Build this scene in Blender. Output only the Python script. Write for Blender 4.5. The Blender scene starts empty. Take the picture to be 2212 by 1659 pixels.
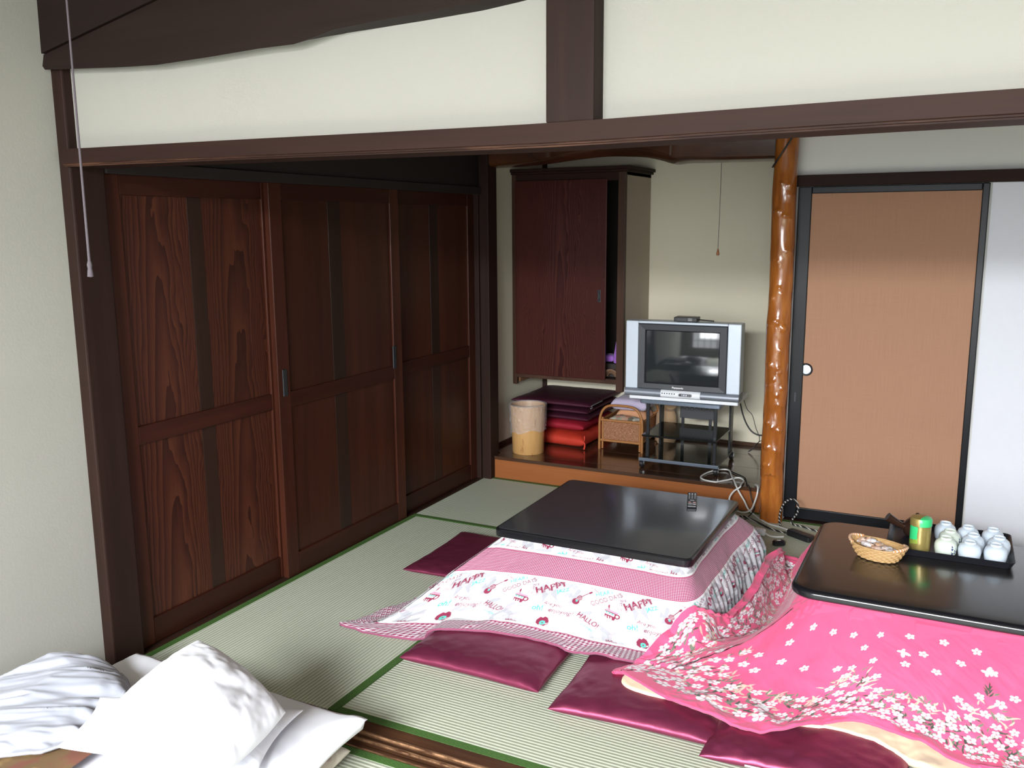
import bpy, bmesh, math, random
import numpy as np
from mathutils import Vector, Matrix

random.seed(7)
rng = np.random.default_rng(7)
SC = bpy.context.scene
COL = SC.collection
PI = math.pi

# ------------------------------------------------------------------ camera
cam_d = bpy.data.cameras.new('camera')
cam = bpy.data.objects.new('camera', cam_d)
COL.objects.link(cam)
cam_d.sensor_fit = 'HORIZONTAL'
cam_d.sensor_width = 36.0
cam_d.lens = 36.0 * 1930.79 / 2212.0
cam_d.clip_start = 0.05
yaw, pitch, roll = 0.470151, 0.175714, -0.0068047
fw = Vector((-math.sin(yaw) * math.cos(pitch), math.cos(yaw) * math.cos(pitch), -math.sin(pitch)))
rt = Vector((math.cos(yaw), math.sin(yaw), 0))
up = rt.cross(fw)
r2 = rt * math.cos(roll) + up * math.sin(roll)
u2 = r2.cross(fw)
cam.matrix_world = Matrix(((r2.x, u2.x, -fw.x, 0), (r2.y, u2.y, -fw.y, 0), (r2.z, u2.z, -fw.z, 1.6), (0, 0, 0, 1)))
SC.camera = cam

# ------------------------------------------------------------------ world, daylight, exposure
SC.view_settings.view_transform = 'Standard'
SC.view_settings.look = 'None'
SC.view_settings.gamma = 1.0
SC.view_settings.use_curve_mapping = False
SC.view_settings.exposure = 0.0
SC.cycles.use_denoising = True
SC.cycles.max_bounces = 8
SC.cycles.diffuse_bounces = 5
SC.cycles.glossy_bounces = 4
SC.cycles.transmission_bounces = 6
SC.cycles.transparent_max_bounces = 8
SC.cycles.sample_clamp_indirect = 6.0

world = bpy.data.worlds.new('World')
SC.world = world
world.use_nodes = True
bg = world.node_tree.nodes['Background']
bg.inputs['Color'].default_value = (0.80, 0.90, 1.0, 1)
bg.inputs['Strength'].default_value = 1.0


def area_light(name, loc, rot, sx, sy, power, color):
    l = bpy.data.lights.new(name, 'AREA')
    l.shape = 'RECTANGLE'
    l.size, l.size_y = sx, sy
    l.energy = power
    l.color = color
    o = bpy.data.objects.new(name, l)
    o.location = loc
    o.rotation_euler = rot
    COL.objects.link(o)
    return o


# daylight entering by the paper windows of the near room, behind the camera
DAY_A = area_light('daylight_south', (-0.1, -2.30, 1.30), (math.radians(88), 0, 0), 4.4, 1.5, 75, (0.97, 0.985, 1.0))
DAY_B = area_light('skylight_south', (-0.45, -3.40, 3.42), (math.radians(66), 0, 0), 2.5, 2.0, 2300, (0.93, 0.965, 1.0))
DAY_M = area_light('skylight_south_low', (-0.45, -3.05, 2.0), (math.radians(78), 0, 0), 3.2, 1.6, 270, (0.95, 0.975, 1.0))
DAY_C = area_light('skylight_east', (4.0, 0.6, 2.9), (0, math.radians(60), 0), 2.4, 3.4, 110, (0.92, 0.96, 1.0))


# ------------------------------------------------------------------ small helpers
def lin(c):
    out = []
    for v in c:
        v = v / 255.0
        out.append(v / 12.92 if v <= 0.04045 else ((v + 0.055) / 1.055) ** 2.4)
    return tuple(out) + (1.0,)


class NT:
    def __init__(self, name):
        self.m = bpy.data.materials.new(name)
        self.m.use_nodes = True
        self.t = self.m.node_tree
        self.b = self.t.nodes['Principled BSDF']

    def n(self, typ, **kw):
        nd = self.t.nodes.new(typ)
        for k, v in kw.items():
            setattr(nd, k, v)
        return nd

    def l(self, a, b):
        self.t.links.new(a, b)

    def val(self, sock, v):
        if hasattr(v, 'is_linked') or isinstance(v, bpy.types.NodeSocket):
            self.l(v, sock)
        else:
            sock.default_value = v

    def math(self, op, a, b=None, c=None, clamp=False):
        nd = self.n('ShaderNodeMath', operation=op, use_clamp=clamp)
        self.val(nd.inputs[0], a)
        if b is not None:
            self.val(nd.inputs[1], b)
        if c is not None:
            self.val(nd.inputs[2], c)
        return nd.outputs[0]

    def mix(self, f, a, b):
        nd = self.n('ShaderNodeMix', data_type='RGBA')
        self.val(nd.inputs['Factor'], f)
        self.val(nd.inputs[6], a)
        self.val(nd.inputs[7], b)
        return nd.outputs[2]

    def obj(self):
        return self.n('ShaderNodeTexCoord').outputs['Object']

    def mapping(self, vec, scale=(1, 1, 1), loc=None):
        nd = self.n('ShaderNodeMapping')
        self.l(vec, nd.inputs['Vector'])
        nd.inputs['Scale'].default_value = scale
        if loc is not None:
            self.val(nd.inputs['Location'], loc)
        return nd.outputs['Vector']

    def rand(self):
        return self.n('ShaderNodeObjectInfo').outputs['Random']

    def sep(self, vec):
        nd = self.n('ShaderNodeSeparateXYZ')
        self.l(vec, nd.inputs[0])
        return nd.outputs

    def comb(self, x, y, z):
        nd = self.n('ShaderNodeCombineXYZ')
        self.val(nd.inputs[0], x)
        self.val(nd.inputs[1], y)
        self.val(nd.inputs[2], z)
        return nd.outputs[0]

    def noise(self, vec, scale=5.0, detail=3.0, rough=0.5, out='Fac'):
        nd = self.n('ShaderNodeTexNoise')
        self.l(vec, nd.inputs['Vector'])
        nd.inputs['Scale'].default_value = scale
        nd.inputs['Detail'].default_value = detail
        nd.inputs['Roughness'].default_value = rough
        return nd.outputs[out]

    def ramp(self, f, stops):
        nd = self.n('ShaderNodeValToRGB')
        self.l(f, nd.inputs[0])
        e = nd.color_ramp.elements
        while len(e) < len(stops):
            e.new(0.5)
        for el, (p, c) in zip(e, stops):
            el.position = p
            el.color = c if len(c) == 4 else tuple(c) + (1,)
        return nd.outputs['Color']

    def bump(self, h, strength=0.3, dist=0.005):
        nd = self.n('ShaderNodeBump')
        nd.inputs['Strength'].default_value = strength
        nd.inputs['Distance'].default_value = dist
        self.l(h, nd.inputs['Height'])
        self.l(nd.outputs['Normal'], self.b.inputs['Normal'])

    def set(self, color=None, rough=None, metal=None, **kw):
        if color is not None:
            self.val(self.b.inputs['Base Color'], color)
        if rough is not None:
            self.val(self.b.inputs['Roughness'], rough)
        if metal is not None:
            self.val(self.b.inputs['Metallic'], metal)
        for k, v in kw.items():
            self.val(self.b.inputs[k.replace('_', ' ')], v)
        return self.m


def plain(name, color, rough=0.5, metal=0.0, var=0.12, scale=30.0, bump=0.0, **kw):
    t = NT(name)
    o = t.obj()
    nz = t.noise(o, scale, 3.0)
    c2 = tuple(v * (1 - var) for v in color[:3]) + (1,)
    c1 = tuple(min(1, v * (1 + var)) for v in color[:3]) + (1,)
    t.set(t.mix(nz, c2, c1), rough, metal, **kw)
    if bump:
        t.bump(nz, bump, 0.004)
    return t.m


def wood(name, dark, light, axis='z', stretch=14.0, scale=9.0, rough=0.4, streak=0.5, coat=0.0, knots=False, rv=0.25):
    """straight grained timber; grain runs along the given axis of the object"""
    t = NT(name)
    o = t.obj()
    r = t.rand()
    off = t.comb(t.math('MULTIPLY', r, 7.3), t.math('MULTIPLY', r, 3.1), t.math('MULTIPLY', r, 11.7))
    s = {'x': (1 / stretch, 1, 1), 'y': (1, 1 / stretch, 1), 'z': (1, 1, 1 / stretch)}[axis]
    v = t.mapping(o, s, off)
    n1 = t.noise(v, scale, 6.0, 0.62)
    n2 = t.noise(v, scale * 9, 3.0, 0.6)
    f = t.math('ADD', t.math('MULTIPLY', n1, 1 - streak * 0.45), t.math('MULTIPLY', n2, streak * 0.45))
    col = t.ramp(f, [(0.30, dark), (0.52, tuple((a + b) / 2 for a, b in zip(dark, light))), (0.72, light)])
    k = t.math('ADD', 1 - rv / 2, t.math('MULTIPLY', r, rv))
    hsv = t.n('ShaderNodeHueSaturation')
    t.l(col, hsv.inputs['Color'])
    t.l(k, hsv.inputs['Value'])
    t.set(hsv.outputs[0], rough, Coat_Weight=coat, Coat_Roughness=0.15, Specular_IOR_Level=0.5 if rough < 0.3 else 0.16)
    t.bump(f, 0.12, 0.003)
    return t.m


def cathedral(name, dark, mid, light, wavy=26.0, kz=2.1, ky=260.0, rough=0.32):
    """flat-sawn board, grain along z, arches centred on the board's own y (or x) axis"""
    t = NT(name)
    o = t.obj()
    r = t.rand()
    x, y, z = t.sep(o)
    h = t.math('ADD', x, y)                       # one of the two is the board's width, the other its thickness
    nzv = t.mapping(o, (3.0, 3.0, 0.7), t.comb(t.math('MULTIPLY', r, 9.0), t.math('MULTIPLY', r, 5.0), t.math('MULTIPLY', r, 3.0)))
    nz = t.noise(nzv, 3.0, 3.0, 0.55)
    hh = t.math('ADD', h, t.math('MULTIPLY', t.math('SUBTRACT', nz, 0.5), 0.10))
    par = t.math('MULTIPLY', t.math('MULTIPLY', hh, hh), ky)
    zz = t.math('MULTIPLY', t.math('ADD', z, t.math('MULTIPLY', r, 1.7)), kz)
    ph = t.math('ADD', t.math('ADD', par, zz), t.math('MULTIPLY', nz, 2.2))
    s = t.math('FRACT', t.math('MULTIPLY', ph, 1.0))
    fine = t.noise(t.mapping(o, (60, 60, 1.2)), 4.0, 3.0, 0.6)
    f = t.math('ADD', t.math('MULTIPLY', s, 0.55), t.math('MULTIPLY', fine, 0.5))
    col = t.ramp(f, [(0.15, light), (0.5, mid), (0.85, dark)])
    hsv = t.n('ShaderNodeHueSaturation')
    t.l(col, hsv.inputs['Color'])
    t.l(t.math('ADD', 0.88, t.math('MULTIPLY', r, 0.24)), hsv.inputs['Value'])
    t.set(hsv.outputs[0], rough, Specular_IOR_Level=0.16)
    t.bump(f, 0.08, 0.002)
    return t.m


# ------------------------------------------------------------------ mesh builder
class MB:
    def __init__(self):
        self.v, self.f, self.mi = [], [], []

    def add(self, verts, faces, mi=0, M=None):
        b = len(self.v)
        if M is not None:
            verts = [tuple(M @ Vector(p)) for p in verts]
        self.v += [tuple(p) for p in verts]
        self.f += [tuple(i + b for i in f) for f in faces]
        self.mi += [mi] * len(faces)
        return self

    def box(self, x0, x1, y0, y1, z0, z1, mi=0, M=None):
        v = [(x0, y0, z0), (x1, y0, z0), (x1, y1, z0), (x0, y1, z0), (x0, y0, z1), (x1, y0, z1), (x1, y1, z1), (x0, y1, z1)]
        f = [(0, 3, 2, 1), (4, 5, 6, 7), (0, 1, 5, 4), (1, 2, 6, 5), (2, 3, 7, 6), (3, 0, 4, 7)]
        return self.add(v, f, mi, M)

    def prism(self, poly, a0, a1, axis='z', mi=0, M=None):
        """extrude a closed 2D polygon (counter-clockwise) along an axis"""
        n = len(poly)

        def P(p, a):
            return {'z': (p[0], p[1], a), 'y': (p[0], a, p[1]), 'x': (a, p[0], p[1])}[axis]
        v = [P(p, a0) for p in poly] + [P(p, a1) for p in poly]
        f = [tuple(range(n - 1, -1, -1)), tuple(range(n, 2 * n))]
        f += [(i, (i + 1) % n, (i + 1) % n + n, i + n) for i in range(n)]
        if axis == 'y':
            f = [tuple(reversed(q)) for q in f]
        return self.add(v, f, mi, M)

    def lathe(self, prof, n=32, mi=0, M=None, sx=1.0, sy=1.0, cap=True):
        v, f = [], []
        m = len(prof)
        for i in range(n):
            a = 2 * PI * i / n
            for r, z in prof:
                v.append((r * math.cos(a) * sx, r * math.sin(a) * sy, z))
        for i in range(n):
            j = (i + 1) % n
            for k in range(m - 1):
                f.append((i * m + k, j * m + k, j * m + k + 1, i * m + k + 1))
        if cap:
            if prof[0][0] > 1e-5:
                f.append(tuple(i * m for i in range(n - 1, -1, -1)))
            if prof[-1][0] > 1e-5:
                f.append(tuple(i * m + m - 1 for i in range(n)))
        return self.add(v, f, mi, M)

    def tube(self, pts, r, n=8, mi=0, closed=False, smooth=6, M=None):
        P = spline(pts, smooth, closed)
        P = [Vector(p) for p in P]
        m = len(P)
        v, f = [], []
        t0 = (P[1] - P[0]).normalized()
        nrm = t0.orthogonal().normalized()
        for i in range(m):
            if closed:
                t = (P[(i + 1) % m] - P[i - 1]).normalized()
            else:
                t = (P[min(i + 1, m - 1)] - P[max(i - 1, 0)]).normalized()
            nrm = (nrm - t * nrm.dot(t))
            nrm = nrm.normalized() if nrm.length > 1e-6 else t.orthogonal().normalized()
            bi = t.cross(nrm)
            rr = r(i / max(1, m - 1)) if callable(r) else r
            for k in range(n):
                a = 2 * PI * k / n
                v.append(tuple(P[i] + nrm * (rr * math.cos(a)) + bi * (rr * math.sin(a))))
        rng_ = m if closed else m - 1
        for i in range(rng_):
            j = (i + 1) % m
            for k in range(n):
                k2 = (k + 1) % n
                f.append((i * n + k, i * n + k2, j * n + k2, j * n + k))
        if not closed:
            f.append(tuple(range(n - 1, -1, -1)))
            f.append(tuple((m - 1) * n + k for k in range(n)))
        return self.add(v, f, mi, M)

    def grid(self, P, mi=0, wrap=False):
        """P: array (a, b, 3)"""
        a, b, _ = P.shape
        v = P.reshape(-1, 3)
        base = len(self.v)
        self.v += [tuple(p) for p in v.tolist()]
        for i in range(a - 1 if not wrap else a):
            i2 = (i + 1) % a
            for j in range(b - 1):
                self.f.append((base + i * b + j, base + i2 * b + j, base + i2 * b + j + 1, base + i * b + j + 1))
                self.mi.append(mi)
        return self


def spline(pts, k=6, closed=False):
    if k <= 1 or len(pts) < 3:
        return list(pts)
    p = np.array(pts, float)
    n = len(p)
    out = []
    for i in range(n if closed else n - 1):
        if closed:
            a, b, c, d = p[i - 1], p[i], p[(i + 1) % n], p[(i + 2) % n]
        else:
            a, b, c, d = p[max(i - 1, 0)], p[i], p[i + 1], p[min(i + 2, n - 1)]
        for j in range(k):
            t = j / k
            out.append(tuple(0.5 * (2 * b + (c - a) * t + (2 * a - 5 * b + 4 * c - d) * t * t + (3 * b - a - 3 * c + d) * t ** 3)))
    if not closed:
        out.append(tuple(p[-1]))
    return out


def obj(name, mb, mats, parent=None, loc=None, rot=None, bevel=0.0, smooth=False, seg=2, kind=None, label=None, ang=35):
    me = bpy.data.meshes.new(name)
    me.from_pydata(mb.v, [], mb.f)
    if not isinstance(mats, (list, tuple)):
        mats = [mats]
    for m in mats:
        me.materials.append(m)
    if len(mats) > 1:
        me.polygons.foreach_set('material_index', mb.mi)
    bm = bmesh.new()
    bm.from_mesh(me)
    bmesh.ops.recalc_face_normals(bm, faces=bm.faces)
    bm.to_mesh(me)
    bm.free()
    if smooth:
        me.polygons.foreach_set('use_smooth', [True] * len(me.polygons))
        try:
            me.set_sharp_from_angle(angle=math.radians(ang))
        except Exception:
            pass
    me.update()
    o = bpy.data.objects.new(name, me)
    COL.objects.link(o)
    if parent is not None:
        o.parent = parent
    if loc is not None:
        o.location = loc
    if rot is not None:
        o.rotation_euler = rot
    if bevel:
        b = o.modifiers.new('bevel', 'BEVEL')
        b.width = bevel
        b.segments = seg
        b.limit_method = 'ANGLE'
        b.angle_limit = math.radians(40)
        b.harden_normals = False
    if kind:
        o['kind'] = kind
    if label:
        o['label'] = label
    return o


def thing(name, label, cat, loc=(0, 0, 0), rz=0.0, group=None, kind=None):
    o = bpy.data.objects.new(name, None)
    o.empty_display_size = 0.05
    COL.objects.link(o)
    o.location = loc
    o.rotation_euler = (0, 0, rz)
    if kind:
        o['kind'] = kind
    else:
        o['category'] = cat
    if label:
        o['label'] = label
    if group:
        o['group'] = group
    return o


def tag(o, label, cat, group=None):
    o['label'] = label
    o['category'] = cat
    if group:
        o['group'] = group
    return o


def struct(name, mb, mats, label=None, **kw):
    return obj(name, mb, mats, kind='structure', label=label, **kw)


def centred(name, x0, x1, y0, y1, z0, z1, mat, parent=None, bevel=0.002, **kw):
    """a box whose origin is at its centre (so that grain starts from the piece itself)"""
    hx, hy, hz = (x1 - x0) / 2, (y1 - y0) / 2, (z1 - z0) / 2
    return obj(name, MB().box(-hx, hx, -hy, hy, -hz, hz), mat, parent, ((x0 + x1) / 2, (y0 + y1) / 2, (z0 + z1) / 2), bevel=bevel, **kw)


def dup(root, loc, rz=None, label=None, group=None):
    r = root.copy()
    COL.objects.link(r)
    r.location = loc
    if rz is not None:
        r.rotation_euler = (root.rotation_euler[0], root.rotation_euler[1], rz)
    if label:
        r['label'] = label
    if group:
        r['group'] = group
    for ch in list(root.children):
        c = ch.copy()
        COL.objects.link(c)
        c.parent = r
        for g in list(ch.children):
            d = g.copy()
            COL.objects.link(d)
            d.parent = c
    return r


def vnoise(x, y, seed=0):
    xi, yi = np.floor(x), np.floor(y)
    fx, fy = x - xi, y - yi
    fx = fx * fx * (3 - 2 * fx)
    fy = fy * fy * (3 - 2 * fy)

    def h(a, b):
        s = np.sin(a * 127.1 + b * 311.7 + seed * 74.7) * 43758.5453
        return s - np.floor(s)
    return (h(xi, yi) * (1 - fx) + h(xi + 1, yi) * fx) * (1 - fy) + (h(xi, yi + 1) * (1 - fx) + h(xi + 1, yi + 1) * fx) * fy


def fnoise(x, y, seed=0, oct=3):
    a, s, t = 1.0, 0.0, 0.0
    for k in range(oct):
        s = s + a * vnoise(x * 2 ** k, y * 2 ** k, seed + k)
        t += a
        a *= 0.5
    return s / t


# height field of what already lies on the floor, so that cloths drape over it
HX0, HY0, HC = -3.0, 0.8, 0.01
HM = np.zeros((520, 420))


def hm_add(P):
    P = np.asarray(P).reshape(-1, 3)
    i = np.clip(((P[:, 0] - HX0) / HC).astype(int), 0, HM.shape[0] - 1)
    j = np.clip(((P[:, 1] - HY0) / HC).astype(int), 0, HM.shape[1] - 1)
    np.maximum.at(HM, (i, j), P[:, 2])


def hm_smooth():
    A = HM
    B = A.copy()
    for dx in (-1, 0, 1):
        for dy in (-1, 0, 1):
            B = np.maximum(B, np.roll(np.roll(A, dx, 0), dy, 1))
    return B


def hm_get(H, x, y):
    fx = np.clip((x - HX0) / HC - 0.5, 0, H.shape[0] - 2.001)
    fy = np.clip((y - HY0) / HC - 0.5, 0, H.shape[1] - 2.001)
    i, j = fx.astype(int), fy.astype(int)
    a, b = fx - i, fy - j
    return (H[i, j] * (1 - a) + H[i + 1, j] * a) * (1 - b) + (H[i, j + 1] * (1 - a) + H[i + 1, j + 1] * a) * b

# ------------------------------------------------------------------ materials
def plaster(name, c, var=0.05):
    t = NT(name)
    o = t.obj()
    a = t.noise(o, 1.6, 4.0, 0.55)
    f = t.noise(o, 130.0, 3.0, 0.6)
    c1 = tuple(v * (1 - var) for v in c) + (1,)
    c2 = tuple(min(1, v * (1 + var)) for v in c) + (1,)
    t.set(t.mix(a, c1, c2), 0.92, Specular_IOR_Level=0.15)
    t.bump(t.math('ADD', f, t.math('MULTIPLY', a, 4.0)), 0.10, 0.004)
    return t.m


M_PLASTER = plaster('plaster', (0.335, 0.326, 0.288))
M_PLASTER_LIT = plaster('lit_far_plaster', (0.74, 0.73, 0.69))  # same plaster, lightened to stand in for light missing on the far wall
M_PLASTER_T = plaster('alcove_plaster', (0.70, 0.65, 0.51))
M_PLASTER_C = plaster('cupboard_side_paint', (0.46, 0.40, 0.32))
M_DARKWOOD = wood('dark_timber', (0.013, 0.0065, 0.0045), (0.032, 0.014, 0.010), 'z', 16, 8, 0.6)
M_DARKWOOD_X = wood('dark_timber_x', (0.016, 0.0065, 0.0048), (0.036, 0.015, 0.0105), 'x', 22, 9, 0.62)
M_BEAM = wood('old_beam', (0.010, 0.006, 0.005), (0.022, 0.012, 0.010), 'x', 18, 6, 0.55)
M_DARKWOOD_Y = wood('dark_timber_y', (0.020, 0.010, 0.007), (0.050, 0.024, 0.016), 'y', 22, 9, 0.4)
M_BLACKWOOD = plain('black_boarding', (0.010, 0.006, 0.005), 0.6)
M_DOOR = wood('closet_frame', (0.024, 0.007, 0.004), (0.062, 0.017, 0.009), 'z', 16, 10, 0.34)
M_DOOR_Y = wood('closet_rail', (0.018, 0.005, 0.0035), (0.042, 0.011, 0.006), 'y', 16, 10, 0.34)
M_PLANK = cathedral('closet_board', (0.022, 0.007, 0.005), (0.048, 0.014, 0.008), (0.075, 0.023, 0.011))
M_PLANK_S = wood('closet_board_straight', (0.026, 0.008, 0.005), (0.062, 0.018, 0.009), 'z', 22, 12, 0.32)
M_STRIP = wood('closet_dark_strip', (0.018, 0.009, 0.006), (0.034, 0.015, 0.010), 'z', 20, 10, 0.36)
M_CUPDOOR = cathedral('cupboard_door_board', (0.030, 0.008, 0.008), (0.062, 0.017, 0.014), (0.095, 0.028, 0.019), kz=1.3, ky=420.0)
M_CUPFRAME = wood('cupboard_frame', (0.045, 0.022, 0.014), (0.095, 0.048, 0.030), 'z', 16, 10, 0.45)
M_CUPDARK = plain('cupboard_inside', (0.018, 0.012, 0.008), 0.7)
M_KAMACHI = wood('step_face', (0.22, 0.070, 0.022), (0.36, 0.130, 0.045), 'x', 18, 7, 0.30, 0.3)
M_TOKO = wood('alcove_board', (0.032, 0.014, 0.008), (0.085, 0.040, 0.022), 'x', 20, 8, 0.16, 0.4, coat=0.6)
M_TOKOBEAM = wood('alcove_beam', (0.008, 0.003, 0.002), (0.100, 0.032, 0.011), 'x', 3.0, 6, 0.26, 0.25, coat=0.3)
M_BASE_T = wood('alcove_base', (0.045, 0.022, 0.012), (0.085, 0.045, 0.026), 'x', 20, 8, 0.4)
M_LACQUER = plain('black_lacquer', (0.005, 0.006, 0.008), 0.38, bump=0.02, Specular_IOR_Level=0.25)
M_IRON = plain('dark_iron', (0.05, 0.055, 0.06), 0.42, 0.8, bump=0.15)
M_BLACKPL = plain('black_plastic', (0.012, 0.012, 0.014), 0.35)
M_CHROME = plain('chrome', (0.62, 0.64, 0.67), 0.18, 1.0)
M_WHITECORD = plain('white_cord_rubber', (0.66, 0.66, 0.63), 0.45)
M_BLACKCORD = plain('black_cord_rubber', (0.012, 0.012, 0.012), 0.45)
M_FLOORBASE = plain('subfloor', (0.10, 0.075, 0.05), 0.9)
M_CEIL = wood('ceiling_boards', (0.05, 0.028, 0.018), (0.10, 0.06, 0.04), 'y', 16, 6, 0.6)


def tatami_mat_material(name, axis):
    t = NT(name)
    o = t.obj()
    x, y, z = t.sep(o)
    a, b = (y, x) if axis == 'x' else (x, y)        # a runs across the ribs, b along them
    rib = t.math('MULTIPLY', t.math('ADD', t.math('SINE', t.math('MULTIPLY', a, 2 * PI / 0.0152)), 1.0), 0.5)
    rush = t.noise(t.mapping(o, (420, 60, 1) if axis == 'x' else (60, 420, 1)), 1.0, 2.0, 0.6)
    big = t.noise(o, 1.8, 3.0)
    n2 = t.noise(t.mapping(o, (3, 40, 1) if axis == 'x' else (40, 3, 1)), 1.0, 3.0)
    f = t.math('ADD', t.math('MULTIPLY', rush, 0.5), t.math('MULTIPLY', n2, 0.5))
    c = t.mix(f, (0.42, 0.455, 0.355, 1), (0.56, 0.60, 0.475, 1))
    c = t.mix(t.math('MULTIPLY', big, 0.5), c, (0.55, 0.56, 0.45, 1))
    c = t.mix(t.math('MULTIPLY', t.math('POWER', t.math('SUBTRACT', 1.0, rib), 2.2), 0.42), c, (0.13, 0.14, 0.085, 1))
    t.set(c, 0.62, Specular_IOR_Level=0.35)
    h = t.math('ADD', t.math('MULTIPLY', rib, 1.0), t.math('MULTIPLY', rush, 0.35))
    t.bump(h, 0.55, 0.0022)
    return t.m


M_TAT_X = tatami_mat_material('tatami_rush_x', 'x')
M_TAT_Y = tatami_mat_material('tatami_rush_y', 'y')


def heri_material(name, axis):
    t = NT(name)
    o = t.obj()
    x, y, z = t.sep(o)
    a, b = (x, y) if axis == 'x' else (y, x)
    # woven lozenges along the band
    p = 0.085
    fa = t.math('ABSOLUTE', t.math('SUBTRACT', t.math('FRACT', t.math('DIVIDE', a, p)), 0.5))
    fb = t.math('ABSOLUTE', t.math('DIVIDE', b, 0.032))
    d = t.math('ADD', t.math('MULTIPLY', fa, 2.0), t.math('MULTIPLY', fb, 1.6))
    loz = t.math('GREATER_THAN', t.math('FRACT', t.math('MULTIPLY', d, 2.6)), 0.58)
    tw = t.math('GREATER_THAN', t.math('FRACT', t.math('DIVIDE', t.math('ADD', a, b), 0.0035)), 0.5)
    nz = t.noise(o, 60.0, 2.0)
    c = t.mix(t.math('MULTIPLY', loz, 0.75), (0.030, 0.092, 0.018, 1), (0.085, 0.155, 0.035, 1))
    c = t.mix(t.math('MULTIPLY', tw, 0.35), c, (0.015, 0.05, 0.010, 1))
    c = t.mix(t.math('MULTIPLY', nz, 0.25), c, (0.12, 0.22, 0.05, 1))
    t.set(c, 0.6)
    t.bump(t.math('ADD', loz, tw), 0.15, 0.001)
    return t.m


M_HERI_X = heri_material('green_border_x', 'x')
M_HERI_Y = heri_material('green_border_y', 'y')

# ------------------------------------------------------------------ floor and tatami
CLX = -2.70          # face of the closets
fl = struct('floor', MB().box(-2.9, 2.7, -1.9, 6.1, -0.16, -0.045), M_FLOORBASE)


def tatami(x0, x1, y0, y1):
    g = 0.0012
    x0, x1, y0, y1 = x0 + g, x1 - g, y0 + g, y1 - g
    lx, ly = x1 - x0, y1 - y0
    ax = 'x' if lx > ly else 'y'
    m = obj('tatami_mat', MB().box(-lx / 2, lx / 2, -ly / 2, ly / 2, -0.045, 0), M_TAT_X if ax == 'x' else M_TAT_Y, fl,
            ((x0 + x1) / 2, (y0 + y1) / 2, 0), bevel=0.004)
    w = 0.031
    for s in (-1, 1):
        if ax == 'x':
            obj('border_strip', MB().box(-lx / 2, lx / 2, -w / 2, w / 2, -0.03, 0.0012), M_HERI_X, m, (0, s * (ly / 2 - w / 2 + 0.0004), 0))
        else:
            obj('border_strip', MB().box(-w / 2, w / 2, -ly / 2, ly / 2, -0.03, 0.0012), M_HERI_Y, m, (s * (lx / 2 - w / 2 + 0.0004), 0, 0))
    return m


tatami(CLX + 0.012, -1.785, 2.187, 4.035)
tatami(-1.785, 0.05, 2.187, 3.11)
tatami(-1.785, 0.05, 3.11, 4.035)
tatami(CLX + 0.012, -0.87, 4.035, 4.918)
tatami(-0.87, 0.965, 4.035, 4.86)
tatami(0.05, 0.965, 2.187, 4.035)
tatami(0.965, 1.88, 2.187, 4.86)
# near room
for xa, xb in ((-2.733, -0.91), (-0.91, 0.91), (0.91, 2.70)):
    tatami(xa, xb, 1.13, 2.043)
    tatami(xa, xb, 0.21, 1.13)
    tatami(xa, xb, -1.69, 0.21)


def sill_material():
    t = NT('worn_sill')
    o = t.obj()
    x, y, z = t.sep(o)
    g = t.noise(t.mapping(o, (1.4, 34, 34)), 2.0, 5.0, 0.65)
    base = t.ramp(g, [(0.3, (0.030, 0.012, 0.006)), (0.7, (0.090, 0.038, 0.017))])
    wear = t.noise(t.mapping(o, (14, 160, 1)), 1.0, 4.0, 0.7)

    def band(c, w):
        return t.math('SUBTRACT', 1.0, t.math('DIVIDE', t.math('ABSOLUTE', t.math('SUBTRACT', y, c)), w), clamp=True)
    b = t.math('MAXIMUM', band(0.012, 0.010), t.math('MAXIMUM', band(-0.021, 0.009), band(-0.066, 0.006)))
    k = t.math('MULTIPLY', b, t.math('MULTIPLY', t.math('SUBTRACT', wear, 0.40), 6.0, clamp=True), clamp=True)
    t.set(t.mix(k, base, (0.34, 0.19, 0.10, 1)), 0.42)
    t.bump(g, 0.15, 0.002)
    return t.m


# grooved sill between the two rooms (runs along x)
yc = 2.115
prof = [(-0.070, -0.045), (0.070, -0.045), (0.070, 0.001), (0.0125, 0.001), (0.0125, -0.004), (-0.0125, -0.004), (-0.0125, 0.0),
        (-0.024, 0.0), (-0.024, -0.004), (-0.050, -0.004), (-0.050, 0.0005), (-0.070, 0.0005)]
struct('sill', MB().prism(prof, -2.68, 2.6, 'x'), sill_material(), loc=(0, yc, 0), label='worn brown grooved sliding door sill between the two tatami rooms')

# ------------------------------------------------------------------ walls
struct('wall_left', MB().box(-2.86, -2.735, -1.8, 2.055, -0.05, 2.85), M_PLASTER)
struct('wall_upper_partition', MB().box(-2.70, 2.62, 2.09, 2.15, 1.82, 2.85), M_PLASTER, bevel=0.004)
struct('wall_far', MB().box(-0.86, 2.0, 4.935, 5.02, -0.05, 2.75), M_PLASTER_LIT)
struct('wall_east_far_room', MB().box(1.90, 2.0, 2.19, 4.935, -0.05, 2.75), M_PLASTER)
struct('wall_closet_end', MB().box(-2.83, -2.75, 2.19, 5.0, -0.05, 2.75), M_BLACKWOOD)
struct('wall_closet_top', MB().box(-2.75, -2.695, 2.19, 4.90, 1.795, 2.75), M_BLACKWOOD)
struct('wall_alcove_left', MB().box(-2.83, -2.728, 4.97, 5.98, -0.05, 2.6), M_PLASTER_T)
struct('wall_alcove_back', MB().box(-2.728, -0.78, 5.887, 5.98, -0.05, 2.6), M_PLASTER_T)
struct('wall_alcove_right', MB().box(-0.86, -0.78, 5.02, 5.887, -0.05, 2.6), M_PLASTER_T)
struct('ceiling_far_room', MB().box(-2.83, 2.0, 2.15, 6.0, 2.75, 2.83), M_CEIL)
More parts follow.
